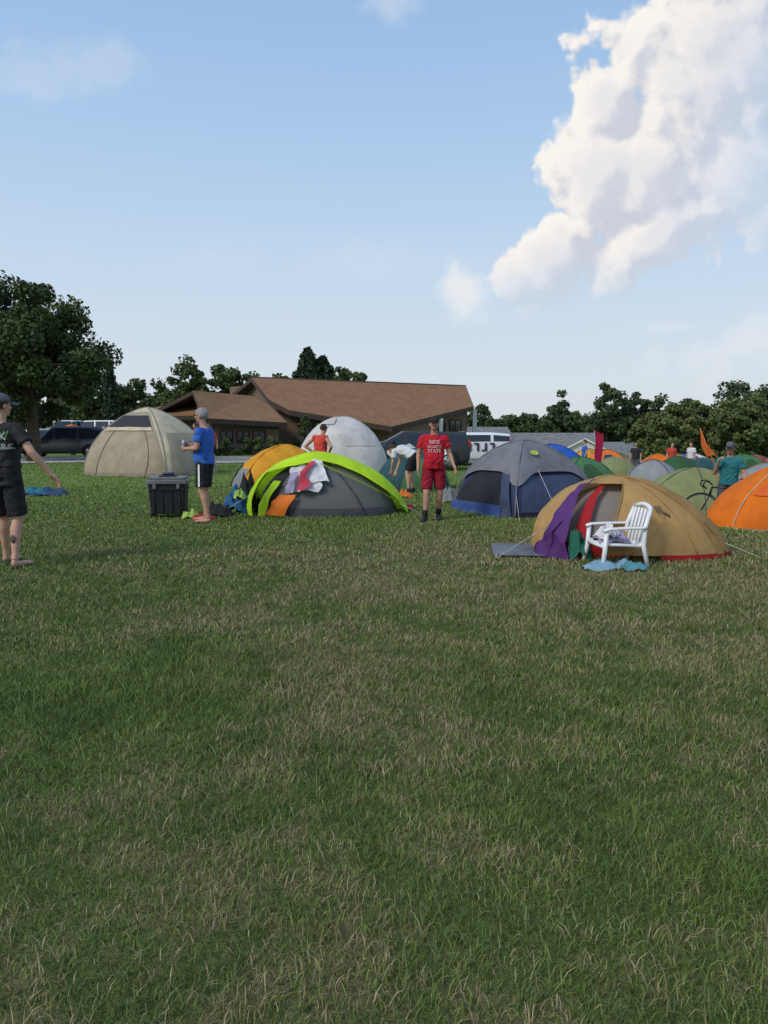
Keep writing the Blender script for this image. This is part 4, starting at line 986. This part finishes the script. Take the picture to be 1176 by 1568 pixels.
person('person_in_white_shirt',.63,17.7,60,1.72,J=dict(pel=(0,-.1,.93),wa=(0,.05,1.02),ch=(0,.22,1.08),nk=(0,.38,1.10),hd=(0,.52,1.10),sR=(.17,.36,1.06),sL=(-.17,.36,1.06),eR=(.18,.40,.78),wR=(.12,.46,.55),eL=(-.18,.40,.78),wL=(-.10,.48,.55),hR=(.09,-.1,.9),hL=(-.09,-.1,.9)),skin=SK,shirt=WT,shorts=BS,shoe=SHO,hair=BH,hp=-50,hem=-.1)
person('man_in_teal_shirt',6.72,14.4,150,1.74,J=dict(eR=(.27,.02,1.16),wR=(.18,.22,1.40),eL=(-.28,.0,1.16),wL=(-.30,.2,1.0)),skin=SK2,shirt=TT,shorts=KH,shoe=SHO,hair=BH,cap=CAPG,glasses=True,beard=BRD,hem=-.2,curl=.9)
person('man_in_red_shirt',-7.35,29.0,150,1.78,J=dict(wR=(.15,.3,1.15),wL=(-.1,.3,1.2)),skin=SK2,shirt=RT,shorts=KH,shoe=SHO,hair=BH)
person('woman_in_coral_shirt',-6.95,29.8,200,1.68,J=dict(wR=(.15,.3,1.15)),skin=SK,shirt=RTK,shorts=BS,shoe=SHO,hair=BH)
person('man_in_white_shirt',-7.7,30.5,100,1.8,skin=SK,shirt=WT,shorts=KH,shoe=SHO,hair=GH)
person('man_in_black_shirt',11.2,33.0,150,1.6,skin=SK2,shirt=BT,shorts=KH,shoe=SHO,hair=BH)
person('woman_in_coral_shirt',13.0,33.5,190,1.6,skin=SK,shirt=RTK,shorts=BS,shoe=SHO,hair=BH)
person('man_in_white_shirt',14.9,36.0,120,1.7,skin=SK,shirt=WT,shorts=KH,shoe=SHO,hair=BH)
person('man_in_blue_shirt',9.6,35.5,90,1.7,skin=SK,shirt=BL,shorts=KH,shoe=SHO,hair=BH)
person('man_in_white_shirt',-18.6,44.5,100,1.75,skin=SK,shirt=WT,shorts=KH,shoe=SHO,hair=BH)

def bicycle(x,y,rot):
    e=empty('bicycle',(x,y,tz(x,y)),rad(rot)); g=G(); r=.335
    for cx in (-.52,.52):
        pts=[V((cx+r*math.cos(a),0,r+.01+r*math.sin(a))) for a in np.linspace(0,2*math.pi,37)]; g.tube(pts,.018,8,m=0,cap=False)
        pts=[V((cx+(r-.02)*math.cos(a),0,r+.01+(r-.02)*math.sin(a))) for a in np.linspace(0,2*math.pi,37)]; g.tube(pts,.008,6,m=1,cap=False)
        for k in range(20): a=k*math.pi/10; g.tube([(cx,0,r),(cx+r*math.cos(a)*.97,0,r+r*math.sin(a)*.97)],.0018,3,m=1)
        g.tube([(cx,-.03,r),(cx,.03,r)],.025,10,m=1)
    bb=(-.08,0,.29); st=(-.22,0,.78); hd=(.34,0,.80); hb=(.37,0,.66)
    for a,b,q in ((bb,st,.018),(st,hd,.018),(bb,hb,.022),(bb,(-.52,0,r),.012),(st,(-.52,0,r),.010),(hd,hb,.022),(hb,(.52,0,r),.014),(st,(-.25,0,.93),.014)): g.tube([a,b],q,8,m=2)
    g.tube([(.33,0,.84),(.42,0,.92)],.014,8,m=0); g.tube([(.42,-.2,.92),(.42,.2,.92)],.013,8,m=0)
    for s in (-1,1): g.tube([(.42,s*.2,.92),(.50,s*.2,.91),(.52,s*.2,.84),(.46,s*.2,.78)],.013,8,m=0)
    g.ell((-.26,0,.95),(.13,.06,.03),m=0); g.tube([(-.08,-.05,.29),(-.08,.05,.29)],.09,18,m=1); g.tube([(-.08,-.09,.2),(-.08,-.07,.29),(-.08,.07,.29),(-.08,.09,.38)],.01,6,m=1)
    g.obj('bicycle_frame',[TIRE,RIM,mat('frame_paint',(.03,.03,.035),.3)],e)
bicycle(6.5,13.8,165)
try: decal_text('MSR',.09,child(tan_t,'fly_right'),(.16,-1.4,.58),(0,1,0),(1,0,0),(0,0,1),mat('dark_print',(.12,.075,.04),.7),tan_t,'logo_print',.03)
except Exception as ex: print(ex)
e=empty('utility_pole',(-38,88,0)); g=G(); g.tube([(0,0,0),(0,0,8.5)],[.14,.1],8); g.box((0,0,7.9),(2,.1,.12)); g.obj('pole',[bark],e)
